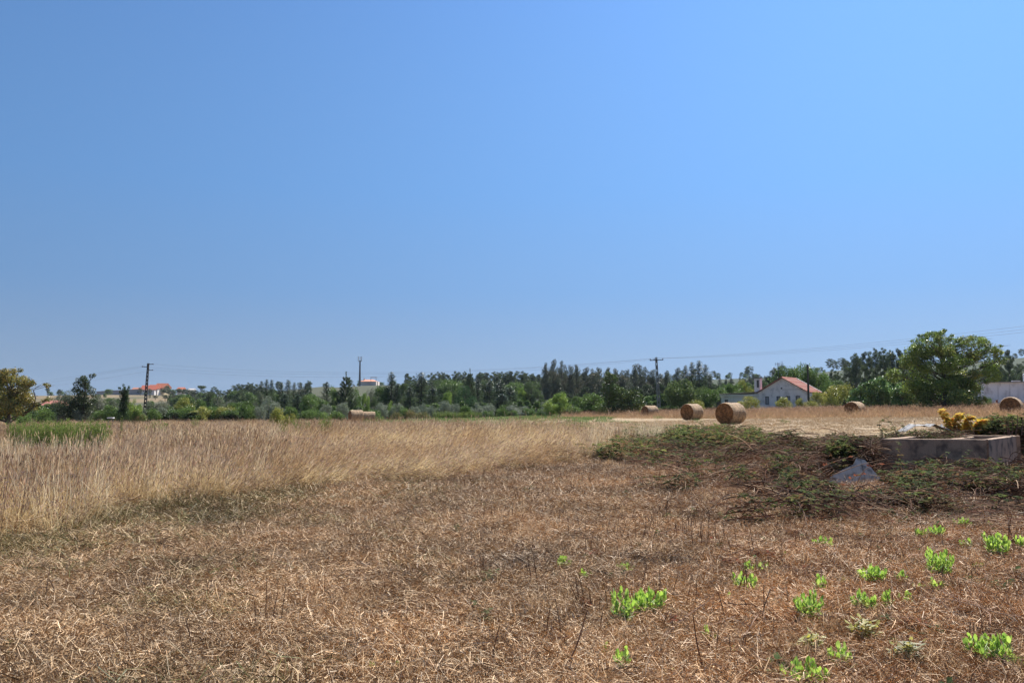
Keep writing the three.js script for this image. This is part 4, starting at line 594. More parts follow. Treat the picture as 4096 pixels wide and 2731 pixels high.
  part(t4, 'mast', rod(2.2, 0.03).translate(0, 1.1, 0), steel); part(t4, 'boom', rod(1.0).rotateZ(1.57).translate(0.1, 2.0, 0), steel); for (const x of [-0.35, -0.1, 0.15, 0.4, 0.58]) part(t4, 'element', rod(x > 0.3 ? 0.75 : 0.45, 0.02).translate(x, 2.0, 0.02), steel);
  const pp = at(3237, 1640, 98), pt = at(3236, 1458, 98), t5 = thing('wooden_pole', 'slim dark wooden pole in front of the farmhouse roof', 'pole', [pp.x, land(pp.x, pp.z), pp.z]); const hh = pt.y - land(pp.x, pp.z); part(t5, 'shaft', new THREE.CylinderGeometry(0.1, 0.15, hh, 10).translate(0, hh / 2, 0), std({ color: new THREE.Color(0.07, 0.065, 0.05) })); part(t5, 'bracket', boxg(0.3, 0.08, 0.08, 0, hh - 0.3, 0.12), steel);
}
{ // long white wall on the right
  const a = at(3940, 1600, 92), th = -14 * Math.PI / 180, gy = land(a.x, a.z), t = thing('white_barn', 'long white stained barn wall at the right edge', 'barn', [a.x, gy, a.z], th);
  const h0 = at(3940, 1531, 92).y - gy, Lw = 15, wt = std({ map: stainTex([0.97, 0.96, 0.96], 0.45, 81, 0.15), roughness: 0.9 });
  part(t, 'front_wall', shapeWall([[0, -0.5], [Lw, -0.5], [Lw, h0 + 0.9], [4.2, h0 + 0.08], [0, h0]], [], 0.3), wt); part(t, 'side_wall', boxg(0.3, h0 + 0.5, 6, 0.152, h0 / 2 - 0.252, -3.302), wt);
  part(t, 'roof', new THREE.BoxGeometry(4.4, 0.08, 6.4).translate(2.1, h0 + 0.06, -3.0), std({ color: new THREE.Color(0.3, 0.28, 0.27) })); part(t, 'roof_patch', boxg(0.8, 0.12, 0.4, 3.3, h0 + 0.17, 0), wt); const c = part(t, 'chimney', new THREE.CylinderGeometry(0.18, 0.2, 0.7, 12).translate(4.35, h0 + 0.45, -0.4), wt); part(c, 'chimney_cap', new THREE.SphereGeometry(0.22, 12, 6, 0, 6.3, 0, 1.57).translate(4.35, h0 + 0.84, -0.4), wt);
  const rp = at(3989, 1604, 86), gp = land(rp.x, rp.z), q = thing('red_post', 'short dark red post before the white barn wall', 'post', [rp.x, gp, rp.z]); part(q, 'post', boxg(0.14, 1.0, 0.14, 0, 0.5, 0), std({ color: new THREE.Color(0.16, 0.03, 0.035) })); part(q, 'post_cap', boxg(0.17, 0.04, 0.17, 0, 1.02, 0), std({ color: new THREE.Color(0.1, 0.03, 0.03) }));
}
function farHouse(px, py, depth, w, h, roofH, label, wallC, roofC, turn = 0, deep = 7) {
  const p = at(px, py, depth), t = thing('distant_house', label, 'house', [p.x, p.y, p.z], turn); const m = std({ color: new THREE.Color(...wallC) }), r = std({ color: new THREE.Color(...roofC), roughness: 0.9 });
  part(t, 'wall', boxg(w, h + 3, deep, w / 2, h / 2 - 1.5, -deep / 2), m); const s = new THREE.Shape([new THREE.Vector2(-0.5, 0), new THREE.Vector2(deep + 0.5, 0), new THREE.Vector2(deep / 2, roofH)]); const g = new THREE.ExtrudeGeometry(s, { depth: w + 0.8, bevelEnabled: false }); g.rotateY(Math.PI / 2); g.translate(-0.4, h + 0.01, 0); part(t, 'roof', g, r);
  for (let k = 0; k < 3; k++) part(t, 'window', boxg(w * 0.1, h * 0.35, 0.06, w * (0.2 + 0.3 * k), h * 0.55, 0.04), frameM); return t;
}
farHouse(561, 1570, 560, 9, 2.0, 3.2, 'distant red-roofed house behind the dark pole', [0.6, 0.58, 0.56], [0.36, 0.10, 0.06], 0.15, 9);
farHouse(588, 1569, 566, 7, 2.4, 3.0, 'distant red roof just right of the dark pole', [0.7, 0.66, 0.6], [0.38, 0.12, 0.07], 0.0, 8);
farHouse(612, 1566, 572, 8, 2.6, 3.4, 'distant house with yellowish gable and red roof', [0.62, 0.5, 0.3], [0.38, 0.13, 0.07], -0.2, 9);
farHouse(706, 1571, 600, 4.2, 2.6, 1.6, 'small distant white house with an orange roof among pines', [0.8, 0.74, 0.7], [0.42, 0.13, 0.07], 0, 6);
farHouse(750, 1572, 610, 4, 2.4, 1.2, 'tiny distant pale house half hidden by pines', [0.72, 0.72, 0.72], [0.45, 0.42, 0.4], 0, 5);
farHouse(527, 1567, 590, 5, 1.8, 1.4, 'tiny distant low house left of the red roofs', [0.5, 0.42, 0.36], [0.4, 0.18, 0.12], 0, 5);
farHouse(168, 1640, 200, 3.4, 1.2, 1.2, 'red-roofed house low behind the bare oak branch', [0.6, 0.55, 0.52], [0.32, 0.13, 0.10], 0.2, 7);
{ const p = at(1442, 1541, 540), t = thing('hilltop_house', 'flat pale house with a porch beside the phone mast', 'house', [p.x, p.y, p.z]); const w = std({ color: new THREE.Color(0.72, 0.6, 0.52) }), r = std({ color: new THREE.Color(0.55, 0.25, 0.16) }); part(t, 'wall', boxg(11, 6, 7, 6, -0.4, -3.5), w); const roof = new THREE.CylinderGeometry(3.2, 6.9, 1.3, 4, 1).rotateY(0.785).scale(1.2, 1, 0.8).translate(5, 3.26, -3.5); part(t, 'roof', roof, r); part(t, 'porch', boxg(3, 3, 4, 9.5, 1, 2.01), w); part(t, 'porch_roof', boxg(4, 0.2, 5, 9.2, 5.2, 2), steel); for (const x of [7.5, 11]) part(t, 'porch_post', boxg(0.2, 2.7, 0.2, x, 3.75, 4), steel); part(t, 'chimney', boxg(0.8, 1.6, 0.8, 2, 4, -2), w); }
{ const a = at(385, 1571, 640), b = at(560, 1575, 560), L = b.x - a.x, t = thing('boundary_wall', 'long grey boundary wall on the far left hill', 'wall', [a.x, a.y, a.z], Math.atan2(-(b.z - a.z), L) * 1); t.userData.kind = 'thing'; part(t, 'wall_panel', boxg(Math.hypot(L, b.z - a.z), 5, 0.4, Math.hypot(L, b.z - a.z) / 2, -1.5, 0), std({ color: new THREE.Color(0.34, 0.33, 0.34) })); part(t, 'coping', boxg(Math.hypot(L, b.z - a.z), 0.2, 0.6, Math.hypot(L, b.z - a.z) / 2, 1.1, 0), std({ color: new THREE.Color(0.2, 0.2, 0.21) })); }

{ const p = at(441, 1680, 58), gy = land(p.x, p.z), t = thing('white_board', 'small white board on legs at the far edge of the tall grass', 'board', [p.x, gy, p.z]); const w = std({ color: new THREE.Color(0.85, 0.84, 0.82) }), h = at(441, 1671, 58).y - gy; part(t, 'board', boxg(0.42, 0.06, 0.3, 0, h, 0), w); for (const x of [-0.17, 0.17]) part(t, 'leg', boxg(0.04, h, 0.04, x, h / 2 - 0.03, 0), steel); }

// ------------------------------------------------------------------ trees and shrubs
const up = V(0, 1, 0);
const unit = () => { const z = rr(-1, 1), a = rnd() * 6.283, r = Math.sqrt(1 - z * z); return V(r * Math.cos(a), z, r * Math.sin(a)); };
// leaves spread through a set of lumps [x, y, z, rx, ry, rz]
function foliage(lumps, n, size, aspect, cols, opt = {}) {
  const { glossy = 0.3, droop = 0, shell = 0.5, jitter = 0.22, tufted = 0 } = opt, mb = new MB(), wsum = [], tot = lumps.reduce((s, l) => { const w = Math.pow(l[3] * l[4] * l[5], 0.7); wsum.push(s + w); return s + w; }, 0), tints = lumps.map(() => 1 + gauss() * 0.14), kinds = lumps.map(() => rnd()), list = [];
  for (let k = 0; k < n; k++) {
    const q = rnd() * tot; let j = wsum.findIndex((w) => w >= q); const l = lumps[j], dir = unit(), bump = 1 + 0.3 * n2(dir.x * 2.2 + j * 3, dir.y * 2.2 + dir.z * 1.7), r = (shell + (1 - shell) * Math.sqrt(rnd())) * bump * rr(0.86, 1.08);
    const p = V(l[0] + dir.x * l[3] * r, l[1] + dir.y * l[4] * r, l[2] + dir.z * l[5] * r); if (p.y < 0.02) p.y = 0.02 + rnd() * 0.1;
    const nor = dir.clone().multiplyScalar(0.5).add(unit().multiplyScalar(0.8)).add(V(0, 0.25, 0)).normalize(), ax = unit().cross(nor).normalize(); if (droop) ax.add(V(0, -droop, 0)).normalize(); if (tufted) ax.lerp(dir, tufted).normalize();
    const c = cols[Math.floor(clamp(kinds[j] * 0.6 + rnd() * 0.4, 0, 0.999) * cols.length)], t = tints[j] * (1 + gauss() * jitter), L = size * rr(0.65, 1.3);
    list.push([p, ax, nor, L, L * aspect, [c[0] * t, c[1] * t, c[2] * t]]);
  }
  const cut = Math.floor(n * (1 - glossy)); mb.mark(0); list.slice(0, cut).forEach((a) => mb.leaf(...a)); mb.mark(1); list.slice(cut).forEach((a) => mb.leaf(...a));
  return mb.geo();
}
function limbs(H, r0, lumps, opt = {}) {   // a tapered trunk with a limb to each lump
  const { top = 0.8, bark = [0.11, 0.085, 0.065], bend = 0.05, every = 1, from = 0.25, thin = 0.35 } = opt, mb = new MB(), bx = gauss() * bend * H, bz = gauss() * bend * H, path = (t) => V(bx * Math.sin(t * 2), t * H * top, bz * Math.sin(t * 1.7)), pts = [], rs = [];
  for (let k = 0; k <= 8; k++) { pts.push(path(k / 8)); rs.push(r0 * (k ? 1 - 0.82 * k / 8 : 1.25)); } pts[0].y = -0.3; mb.tube(pts, rs, 8, bark);
  lumps.forEach((l, k) => { if (k % every) return; const t = clamp((l[1] - 0.25 * H * rr(0.5, 1)) / (H * top), from, 0.95), a = path(t), b = V(l[0], l[1], l[2]), m = a.clone().lerp(b, 0.5); m.y -= 0.04 * H * rr(0, 1); m.x += gauss() * 0.03 * H; const r = r0 * thin * (1.1 - t * 0.6); mb.tube([a, m, b, b.clone().lerp(V(l[0] * 1.3, l[1] + l[4] * 0.6, l[2] * 1.3), 0.6)], [r, r * 0.7, r * 0.45, r * 0.15], 5, jit(bark, 0.1), false); });
  return mb.geo(true);
}
const GREEN = { broad: [[0.119, 0.189, 0.042], [0.154, 0.231, 0.056], [0.091, 0.147, 0.039]], lime: [[0.238, 0.336, 0.063], [0.294, 0.378, 0.084], [0.168, 0.266, 0.056]], dark: [[0.056, 0.091, 0.028], [0.077, 0.119, 0.035], [0.042, 0.070, 0.025]], olive: [[0.266, 0.294, 0.210], [0.196, 0.231, 0.140], [0.336, 0.357, 0.280], [0.140, 0.175, 0.091]], pine: [[0.077, 0.112, 0.049], [0.105, 0.133, 0.063], [0.063, 0.087, 0.042]], gum: [[0.105, 0.126, 0.077], [0.140, 0.154, 0.098], [0.077, 0.095, 0.056], [0.168, 0.147, 0.098]], cedar: [[0.070, 0.112, 0.049], [0.105, 0.140, 0.070], [0.050, 0.081, 0.036]], oak: [[0.266, 0.224, 0.056], [0.196, 0.196, 0.049], [0.350, 0.266, 0.070], [0.140, 0.168, 0.042]], yellow: [[0.336, 0.336, 0.070], [0.266, 0.294, 0.063], [0.392, 0.350, 0.098], [0.182, 0.210, 0.049]], fig: [[0.119, 0.196, 0.056], [0.168, 0.252, 0.084], [0.084, 0.140, 0.042]], brush: [[0.224, 0.210, 0.070], [0.168, 0.182, 0.056], [0.280, 0.182, 0.084]], grey: [[0.182, 0.196, 0.126], [0.133, 0.154, 0.084], [0.238, 0.238, 0.168]] };
const ball = (m, W, H, cy, ry, r0, r1, low = 0) => { const out = []; for (let k = 0; k < m; k++) { const d = unit(), q = Math.cbrt(rr(0.25, 1)); let y = cy * H + d.y * ry * H * q; if (y < low) y = low + rnd() * 0.2; const s = rr(r0, r1) * W; out.push([d.x * W * 0.5 * q * 0.72, y, d.z * W * 0.5 * q * 0.72, s, s * rr(0.7, 0.95), s]); } return out; };
const kinds = {
  broadleaf: { H: 5, W: 4.5, n: 5, name: 'broadleaf_tree', make() { const l = ball(24, 4.5, 5, 0.57, 0.34, 0.13, 0.21, 0.7); return [limbs(5, 0.13, l), foliage(l, 7500, 0.17, 0.55, GREEN.broad)]; } },
  lime: { H: 4.5, W: 4.2, n: 3, name: 'light_green_tree', make() { const l = ball(22, 4.2, 4.5, 0.55, 0.36, 0.13, 0.2, 0.5); return [limbs(4.5, 0.1, l), foliage(l, 6500, 0.17, 0.55, GREEN.lime)]; } },
  shrub: { H: 2.2, W: 3, n: 3, name: 'shrub', make() { const l = ball(16, 3, 2.2, 0.45, 0.36, 0.15, 0.23, 0.25); return [limbs(2.2, 0.05, l, { from: 0.05, top: 0.5 }), foliage(l, 4500, 0.12, 0.55, GREEN.broad)]; } },
  yellow: { H: 2.2, W: 2.8, n: 3, name: 'yellow_green_shrub', make() { const l = ball(18, 2.8, 2.2, 0.5, 0.38, 0.13, 0.2, 0.25); return [limbs(2.2, 0.05, l, { from: 0.05, top: 0.6 }), foliage(l, 4500, 0.11, 0.55, GREEN.yellow)]; } },
  brush: { H: 1.6, W: 3.2, n: 2, name: 'brown_shrub', make() { const l = ball(20, 3.2, 1.6, 0.4, 0.36, 0.13, 0.2, 0.2); return [limbs(1.6, 0.04, l, { from: 0.05, top: 0.5 }), foliage(l, 4500, 0.12, 0.3, GREEN.brush, { tufted: 0.4 })]; } },
  olive: { H: 3, W: 3.4, n: 4, name: 'olive_bush', make() { const l = ball(22, 3.4, 3, 0.5, 0.36, 0.12, 0.2, 0.3); return [limbs(3, 0.09, l, { from: 0.1, top: 0.6, bark: [0.15, 0.13, 0.11] }), foliage(l, 7000, 0.14, 0.28, GREEN.olive, { glossy: 0.45 })]; } },
  grey: { H: 4, W: 4, n: 2, name: 'grey_green_tree', make() { const l = ball(24, 4, 4, 0.52, 0.37, 0.12, 0.19, 0.4); return [limbs(4, 0.1, l, { from: 0.1 }), foliage(l, 7000, 0.15, 0.32, GREEN.grey)]; } },
  pine: { H: 10, W: 4.2, n: 5, name: 'pine_tree', make() { const l = []; const lo = rr(0.3, 0.5); for (let k = 0; k < 22; k++) { const t = lo + (0.98 - lo) * k / 22, a = k * 2.4 + rnd(), r = 2.0 * (t > 0.9 ? 0.35 : 0.85) * rr(0.3, 0.98), s = rr(0.5, 1.0) * (t > 0.9 ? 0.7 : 1); l.push([Math.cos(a) * r, t * 10, Math.sin(a) * r, s, s * 0.6, s]); } return [limbs(10, 0.17, l, { top: 0.97, bend: 0.025, bark: [0.10, 0.075, 0.06], thin: 0.28 }), foliage(l, 5200, 0.36, 0.22, GREEN.pine, { glossy: 0.15, tufted: 0.5, shell: 0.3 })]; } },
  umbrella: { H: 9, W: 5, n: 1, name: 'umbrella_pine', make() { const l = []; for (let k = 0; k < 16; k++) { const a = k * 2.4, r = 2.2 * Math.sqrt((k + 0.5) / 16), s = rr(0.6, 0.85); l.push([Math.cos(a) * r, 7.7 + rr(0, 0.9) - r * 0.15, Math.sin(a) * r, s, s * 0.6, s]); } return [limbs(9, 0.2, l, { top: 0.86, from: 0.8, bark: [0.10, 0.075, 0.06], thin: 0.35 }), foliage(l, 3600, 0.3, 0.25, GREEN.pine, { tufted: 0.5, shell: 0.3 })]; } },
  gum: { H: 13, W: 5, n: 5, name: 'eucalyptus_tree', make() { const l = []; for (let k = 0; k < 26; k++) { const t = 0.16 + 0.82 * k / 26, a = k * 2.4 + rnd(), w = t > 0.85 ? 0.45 : 1, r = 1.9 * w * rr(0.2, 0.95), s = rr(0.75, 1.15) * (t > 0.85 ? 0.7 : 1); l.push([Math.cos(a) * r, t * 13, Math.sin(a) * r, s, s * rr(0.9, 1.3), s]); } return [limbs(13, 0.2, l, { top: 0.97, bend: 0.02, bark: [0.24, 0.2, 0.165], thin: 0.22, from: 0.15 }), foliage(l, 7500, 0.34, 0.3, GREEN.gum, { droop: 0.7, glossy: 0.35 })]; } },
  cedar: { H: 8, W: 3.3, n: 5, name: 'cypress_tree', make() {
    const mb = new MB(), tr = new MB(), H = 8, list = [], bark = [0.10, 0.075, 0.06]; tr.tube([V(0, -0.3, 0), V(0.05, 4, 0.02), V(0, 8, 0)], [0.16, 0.1, 0.02], 7, bark);
    for (let k = 0; k < 26; k++) { const t = 0.05 + 0.94 * k / 26, R = 2.2 * Math.pow(1 - t, 0.75) * rr(0.75, 1.15) + 0.12, nb = t > 0.9 ? 4 : 6; for (let b = 0; b < nb; b++) { const a = b / nb * 6.283 + k * 1.7 + gauss() * 0.2, R2 = R * rr(0.65, 1.1), y0 = t * H, tilt = 0.28 + gauss() * 0.1; tr.tube([V(0, y0, 0), V(Math.cos(a) * R2, y0 + R2 * tilt, Math.sin(a) * R2)], [0.025, 0.006], 3, bark, false); const n = Math.ceil(12 + R2 * 21); for (let j = 0; j < n; j++) { const f = Math.pow(rnd(), 0.6), rd = R2 * (0.2 + 0.85 * f), sp = 0.18 + 0.28 * R2 * f * (1 - f * 0.6), p = V(Math.cos(a) * rd + gauss() * sp * 0.8, y0 + R2 * tilt * f + gauss() * 0.09 - 0.05 + 0.12 * f * f, Math.sin(a) * rd + gauss() * sp * 0.8), dir = V(Math.cos(a), 0.2 + gauss() * 0.4, Math.sin(a)).add(unit().multiplyScalar(0.6)).normalize(); list.push([p, dir, V(gauss() * 0.4, 1, gauss() * 0.4).normalize(), rr(0.16, 0.34), rr(0.06, 0.12), jit(pick(GREEN.cedar), 0.2)]); } } }
    mb.mark(0); list.slice(0, Math.floor(list.length * 0.8)).forEach((l) => mb.leaf(...l)); mb.mark(1); list.slice(Math.floor(list.length * 0.8)).forEach((l) => mb.leaf(...l)); return [tr.geo(true), mb.geo()]; } },
  candle: { H: 7, W: 4.6, n: 2, name: 'young_pine', make() {   // upturned bottle-brush branches
    const tr = new MB(), list = [], bark = [0.12, 0.09, 0.07]; tr.tube([V(0, -0.3, 0), V(0, 7, 0)], [0.14, 0.02], 7, bark);
    const brush = (p0, p1, w) => { tr.tube([p0, p0.clone().lerp(p1, 0.6).add(V(0, -0.08, 0)), p1], [0.03, 0.02, 0.01], 4, bark, false); const n = Math.ceil(p0.distanceTo(p1) * 90); for (let j = 0; j < n; j++) { const f = 0.25 + 0.8 * rnd(), q = p0.clone().lerp(p1, f), d = p1.clone().sub(p0).normalize().multiplyScalar(0.8).add(unit()).normalize(); list.push([q.addScaledVector(d, w * 0.5), d, unit(), w, w * 0.16, jit(pick(GREEN.pine), 0.2)]); } };
    for (let k = 0; k < 9; k++) { const t = 0.16 + 0.76 * k / 9, R = 2.3 * (1 - t) + 0.35; for (let b = 0; b < 5; b++) { const a = b * 1.257 + k * 0.9 + gauss() * 0.15, p0 = V(0, t * 7, 0), p1 = V(Math.cos(a) * R, t * 7 + R * rr(0.45, 0.8), Math.sin(a) * R); brush(p0, p1, 0.3); for (const f of [0.5, 0.75]) { const q = p0.clone().lerp(p1, f), s = a + (f > 0.6 ? 0.8 : -0.8); brush(q, q.clone().add(V(Math.cos(s) * R * 0.3, R * 0.3, Math.sin(s) * R * 0.3)), 0.26); } } } brush(V(0, 5.8, 0), V(0, 7.1, 0), 0.3);
    const mb = new MB(); mb.mark(0); list.forEach((l) => mb.leaf(...l)); return [tr.geo(true), mb.geo()]; } },
  round: { H: 5, W: 5.4, n: 1, name: 'round_pine', make() { const l = ball(26, 5.4, 5, 0.6, 0.34, 0.12, 0.2, 0.8); return [limbs(5, 0.15, l), foliage(l, 9000, 0.24, 0.16, [[0.07, 0.13, 0.05], [0.055, 0.105, 0.04]], { tufted: 0.5 })]; } },
  feathery: { H: 6, W: 4, n: 2, name: 'feathery_tree', make() { const l = ball(26, 4, 6, 0.58, 0.38, 0.11, 0.18, 0.6); return [limbs(6, 0.1, l), foliage(l, 8500, 0.24, 0.16, [[0.10, 0.15, 0.055], [0.13, 0.17, 0.07], [0.08, 0.12, 0.045]], { droop: 0.5 })]; } },
  bamboo: { H: 6, W: 3.4, n: 2, name: 'dark_leafy_thicket', make() { const l = ball(24, 3.4, 6, 0.5, 0.46, 0.14, 0.22, 0.4); return [limbs(6, 0.08, l, { from: 0.1 }), foliage(l, 7000, 0.28, 0.2, [[0.05, 0.075, 0.035], [0.075, 0.10, 0.05], [0.035, 0.05, 0.025]], { droop: 0.5 })]; } },
  fig: { H: 4.5, W: 5.5, n: 2, name: 'fig_tree', make() { const l = ball(30, 5.5, 4.5, 0.5, 0.38, 0.11, 0.17, 0.4); return [limbs(4.5, 0.12, l, { from: 0.1, bark: [0.2, 0.18, 0.16] }), foliage(l, 7500, 0.26, 0.75, GREEN.fig.map((c) => c.map((v) => v * 1.3)), { glossy: 0.6 })]; } },
  loquat: { H: 4.2, W: 6, n: 1, name: 'domed_tree', make() { const l = ball(34, 6, 4.2, 0.48, 0.42, 0.11, 0.16, 0.4); return [limbs(4.2, 0.14, l, { from: 0.1 }), foliage(l, 10000, 0.26, 0.36, [[0.10, 0.15, 0.04], [0.15, 0.20, 0.06], [0.20, 0.24, 0.08]], { glossy: 0.35, shell: 0.6 })]; } },
  ivy: { H: 5, W: 2.4, n: 2, name: 'ivy_clad_tree', make() { const l = []; for (let k = 0; k < 22; k++) { const t = k / 21, a = k * 2.4, r = lerp(0.75, 0.3, t) * rr(0.2, 0.9); l.push([Math.cos(a) * r, 0.4 + t * 3.6, Math.sin(a) * r, rr(0.4, 0.6), rr(0.5, 0.7), rr(0.4, 0.6)]); } for (let k = 0; k < 9; k++) { const a = k * 2.4; l.push([Math.cos(a) * rr(0.3, 0.9), rr(3.7, 4.85), Math.sin(a) * rr(0.3, 0.9), 0.22, 0.2, 0.22]); } return [limbs(5, 0.16, l, { top: 0.92 }), foliage(l, 7500, 0.13, 0.7, [[0.04, 0.07, 0.02], [0.06, 0.10, 0.03], [0.03, 0.05, 0.016]])]; } },
  weed: { H: 1, W: 1, n: 4, name: 'tall_green_weed', make() { const tr = new MB(), mb = new MB(), list = []; for (let s = 0; s < 24; s++) { const a = s * 2.4, r = 0.46 * Math.sqrt(s / 24), f = V(Math.cos(a) * r * 0.6, -0.05, Math.sin(a) * r * 0.6), t = V(Math.cos(a) * r, rr(0.65, 1.02), Math.sin(a) * r); tr.tube([f, f.clone().lerp(t, 0.5), t], [0.007, 0.005, 0.003], 4, [0.13, 0.14, 0.06], false); for (let k = 0; k < 34; k++) { const q = f.clone().lerp(t, 0.25 + 0.75 * rnd()), e = rnd() * 6.283, d = V(Math.cos(e), rr(0.1, 1.1), Math.sin(e)).normalize(); list.push([q.addScaledVector(d, 0.05), d, V(Math.cos(e) * -0.5, 1, Math.sin(e) * -0.5).normalize(), rr(0.08, 0.15), rr(0.024, 0.04), jit(pick([[0.17, 0.23, 0.05], [0.12, 0.18, 0.04], [0.22, 0.27, 0.08]]))]); } } mb.mark(0); list.forEach((l) => mb.leaf(...l)); return [tr.geo(true), mb.geo()]; } },
};
const protos = {}, ORD = ['first', 'second', 'third', 'fourth', 'fifth', 'sixth', 'seventh', 'eighth', 'ninth', 'tenth', 'eleventh', 'twelfth', 'thirteenth', 'fourteenth', 'fifteenth', 'sixteenth', 'seventeenth', 'eighteenth', 'nineteenth', 'twentieth'], ord = (n) => n <= 20 ? ORD[n - 1] : n < 30 ? 'twenty-' + ORD[n - 21] : n === 30 ? 'thirtieth' : n < 40 ? 'thirty-' + ORD[n - 31] : n === 40 ? 'fortieth' : 'forty-' + ORD[n - 41];
function proto(kind) { if (!protos[kind]) { const K = kinds[kind]; protos[kind] = []; for (let k = 0; k < K.n; k++) { const [tr, cr] = K.make(), g = new THREE.Group(); g.userData = { base: K.name, category: kind === 'weed' ? 'weed' : /shrub|bush|thicket/.test(K.name) ? 'shrub' : 'tree' }; part(g, kind === 'weed' || /shrub|thicket|bush/.test(K.name) ? 'stem' : 'trunk', tr, M.bark); const c = part(g, kind === 'weed' ? 'leaves' : 'crown', cr, CROWN); protos[kind].push(g); } } return protos[kind]; }
let turnN = 0;
function tree(kind, px, pyTop, wpx, depth, label, group, thin = 1) {
  const K = kinds[kind], P = proto(kind), o = copy(P[turnN++ % P.length], label, group), p = at(px, pyTop, depth), gy = land(p.x, p.z), H = Math.max(0.4, p.y - gy), W = wpx * depth / F;
  o.position.set(p.x, gy - 0.05, p.z); o.rotation.y = rnd() * 6.283; o.scale.set(W / K.W, H / K.H * 1.0, W / K.W); return o;
}
// a row of one kind: labels count from the left
function row(kind, desc, where, group, list) { list.sort((a, b) => a[0] - b[0]).forEach(([px, py, w, d, own], k) => tree(kind, px, py, w, d, own ?? `${ord(k + 1)} ${desc} from the left ${where}`, group)); }

row('pine', 'slender pine', 'on the skyline', 'pines along the skyline', [[858, 1543, 44, 310], [908, 1556, 40, 300], [925, 1550, 40, 310], [950, 1532, 44, 300], [972, 1536, 36, 310], [992, 1526, 38, 310], [1010, 1528, 36, 305], [1030, 1533, 40, 300], [1235, 1519, 38, 280], [1628, 1492, 42, 300], [1655, 1500, 40, 310], [1728, 1486, 44, 300], [1752, 1482, 40, 305], [1772, 1485, 42, 310], [1793, 1496, 36, 300], [1820, 1480, 44, 300], [1838, 1483, 42, 310], [1858, 1481, 40, 315], [1920, 1485, 46, 310], [1950, 1488, 46, 305], [1975, 1482, 46, 310], [1992, 1484, 44, 300], [2006, 1482, 44, 310], [2026, 1484, 46, 305], [2046, 1482, 44, 300], [2070, 1480, 48, 310], [2088, 1480, 46, 300], [2108, 1488, 40, 310], [2130, 1490, 42, 300], [2152, 1496, 44, 310]]);
row('pine', 'tall pine', 'behind the walnut on the right', 'pines behind the walnut tree', [[3398, 1440, 60, 170], [3422, 1406, 62, 165], [3456, 1404, 48, 170], [3476, 1408, 40, 165], [3500, 1384, 56, 170], [3535, 1382, 60, 165], [3566, 1393, 46, 170], [3596, 1391, 46, 170], [3622, 1390, 50, 172], [3650, 1396, 56, 170], [4032, 1396, 50, 165], [3985, 1412, 60, 170], [4075, 1450, 44, 220], [4100, 1440, 60, 230], [4010, 1470, 40, 200], [4055, 1480, 36, 210], [3330, 1470, 44, 190], [3355, 1482, 40, 200]]);
row('pine', 'small far pine', 'on the low left hill', 'small pines on the far left hill', [[560, 1548, 22, 520], [598, 1552, 18, 520], [655, 1556, 30, 500], [672, 1553, 30, 510], [690, 1557, 28, 480], [715, 1552, 34, 500], [735, 1556, 30, 490], [752, 1554, 34, 500], [770, 1558, 26, 470], [785, 1560, 30, 430], [830, 1562, 34, 380], [880, 1558, 34, 360], [190, 1546, 20, 480], [238, 1556, 24, 480], [620, 1580, 26, 400], [660, 1578, 30, 380], [700, 1576, 28, 380], [740, 1580, 30, 360], [780, 1582, 30, 350], [840, 1580, 36, 330]]);
tree('umbrella', 805, 1538, 34, 330, 'lone umbrella pine with a bare trunk on the skyline');
row('gum', 'eucalyptus', 'in the tall stand', 'eucalyptus stand behind the field', [[2182, 1446, 52, 205], [2216, 1436, 56, 205], [2250, 1442, 54, 210], [2284, 1458, 56, 205], [2306, 1453, 56, 210], [2345, 1468, 64, 215], [2372, 1474, 52, 215], [2396, 1466, 60, 210], [2432, 1465, 64, 215], [2462, 1473, 56, 220], [2486, 1480, 50, 215], [2508, 1474, 56, 215], [2541, 1451, 52, 205], [2558, 1455, 54, 210], [2584, 1466, 50, 215], [2612, 1474, 56, 215], [2644, 1490, 54, 215], [2668, 1480, 46, 190], [2712, 1469, 56, 180], [2200, 1490, 70, 230], [2330, 1492, 70, 230], [2450, 1494, 70, 230], [2550, 1492, 70, 230]]);
row('cedar', 'dark cypress', 'in the wood', 'cypresses in the wood', [[1045, 1520, 46, 160], [1066, 1513, 52, 155], [1086, 1515, 50, 160], [1124, 1524, 56, 150], [1152, 1515, 62, 155], [1176, 1526, 46, 160], [1202, 1528, 54, 155], [1222, 1532, 60, 150], [1140, 1570, 70, 130], [1190, 1575, 76, 125], [1307, 1523, 74, 140], [1567, 1483, 74, 150], [1590, 1530, 60, 150], [1685, 1485, 112, 150], [1640, 1540, 80, 140], [1730, 1540, 90, 145], [1960, 1516, 84, 155], [2004, 1520, 96, 150], [2040, 1545, 90, 145], [2010, 1572, 100, 135], [1990, 1500, 60, 170], [1912, 1510, 60, 170], [2742, 1457, 58, 160], [2768, 1444, 66, 160], [2797, 1437, 72, 158], [2822, 1453, 62, 160], [2840, 1490, 56, 155], [3098, 1465, 60, 165], [2960, 1503, 26, 300], [2880, 1506, 30, 320], [3060, 1500, 26, 300]]);
row('gum', 'small round-topped far tree', 'above the outbuilding roof', 'far trees above the outbuilding', [[2925, 1508, 30, 330], [2982, 1513, 22, 330], [3000, 1500, 24, 330], [3012, 1490, 30, 320], [3036, 1495, 34, 310], [2905, 1513, 22, 330]]);
row('candle', 'young pine with upturned branches', 'before the wood', 'young pines in the wood', [[1384, 1493, 84, 140], [1880, 1480, 60, 165], [2108, 1560, 60, 150]]);
row('feathery', 'feathery green tree', 'in the wood', 'feathery trees in the wood', [[1618, 1520, 70, 145], [1800, 1527, 90, 145], [1345, 1552, 60, 140], [1500, 1580, 50, 120], [2120, 1520, 70, 165], [2150, 1550, 60, 150]]);
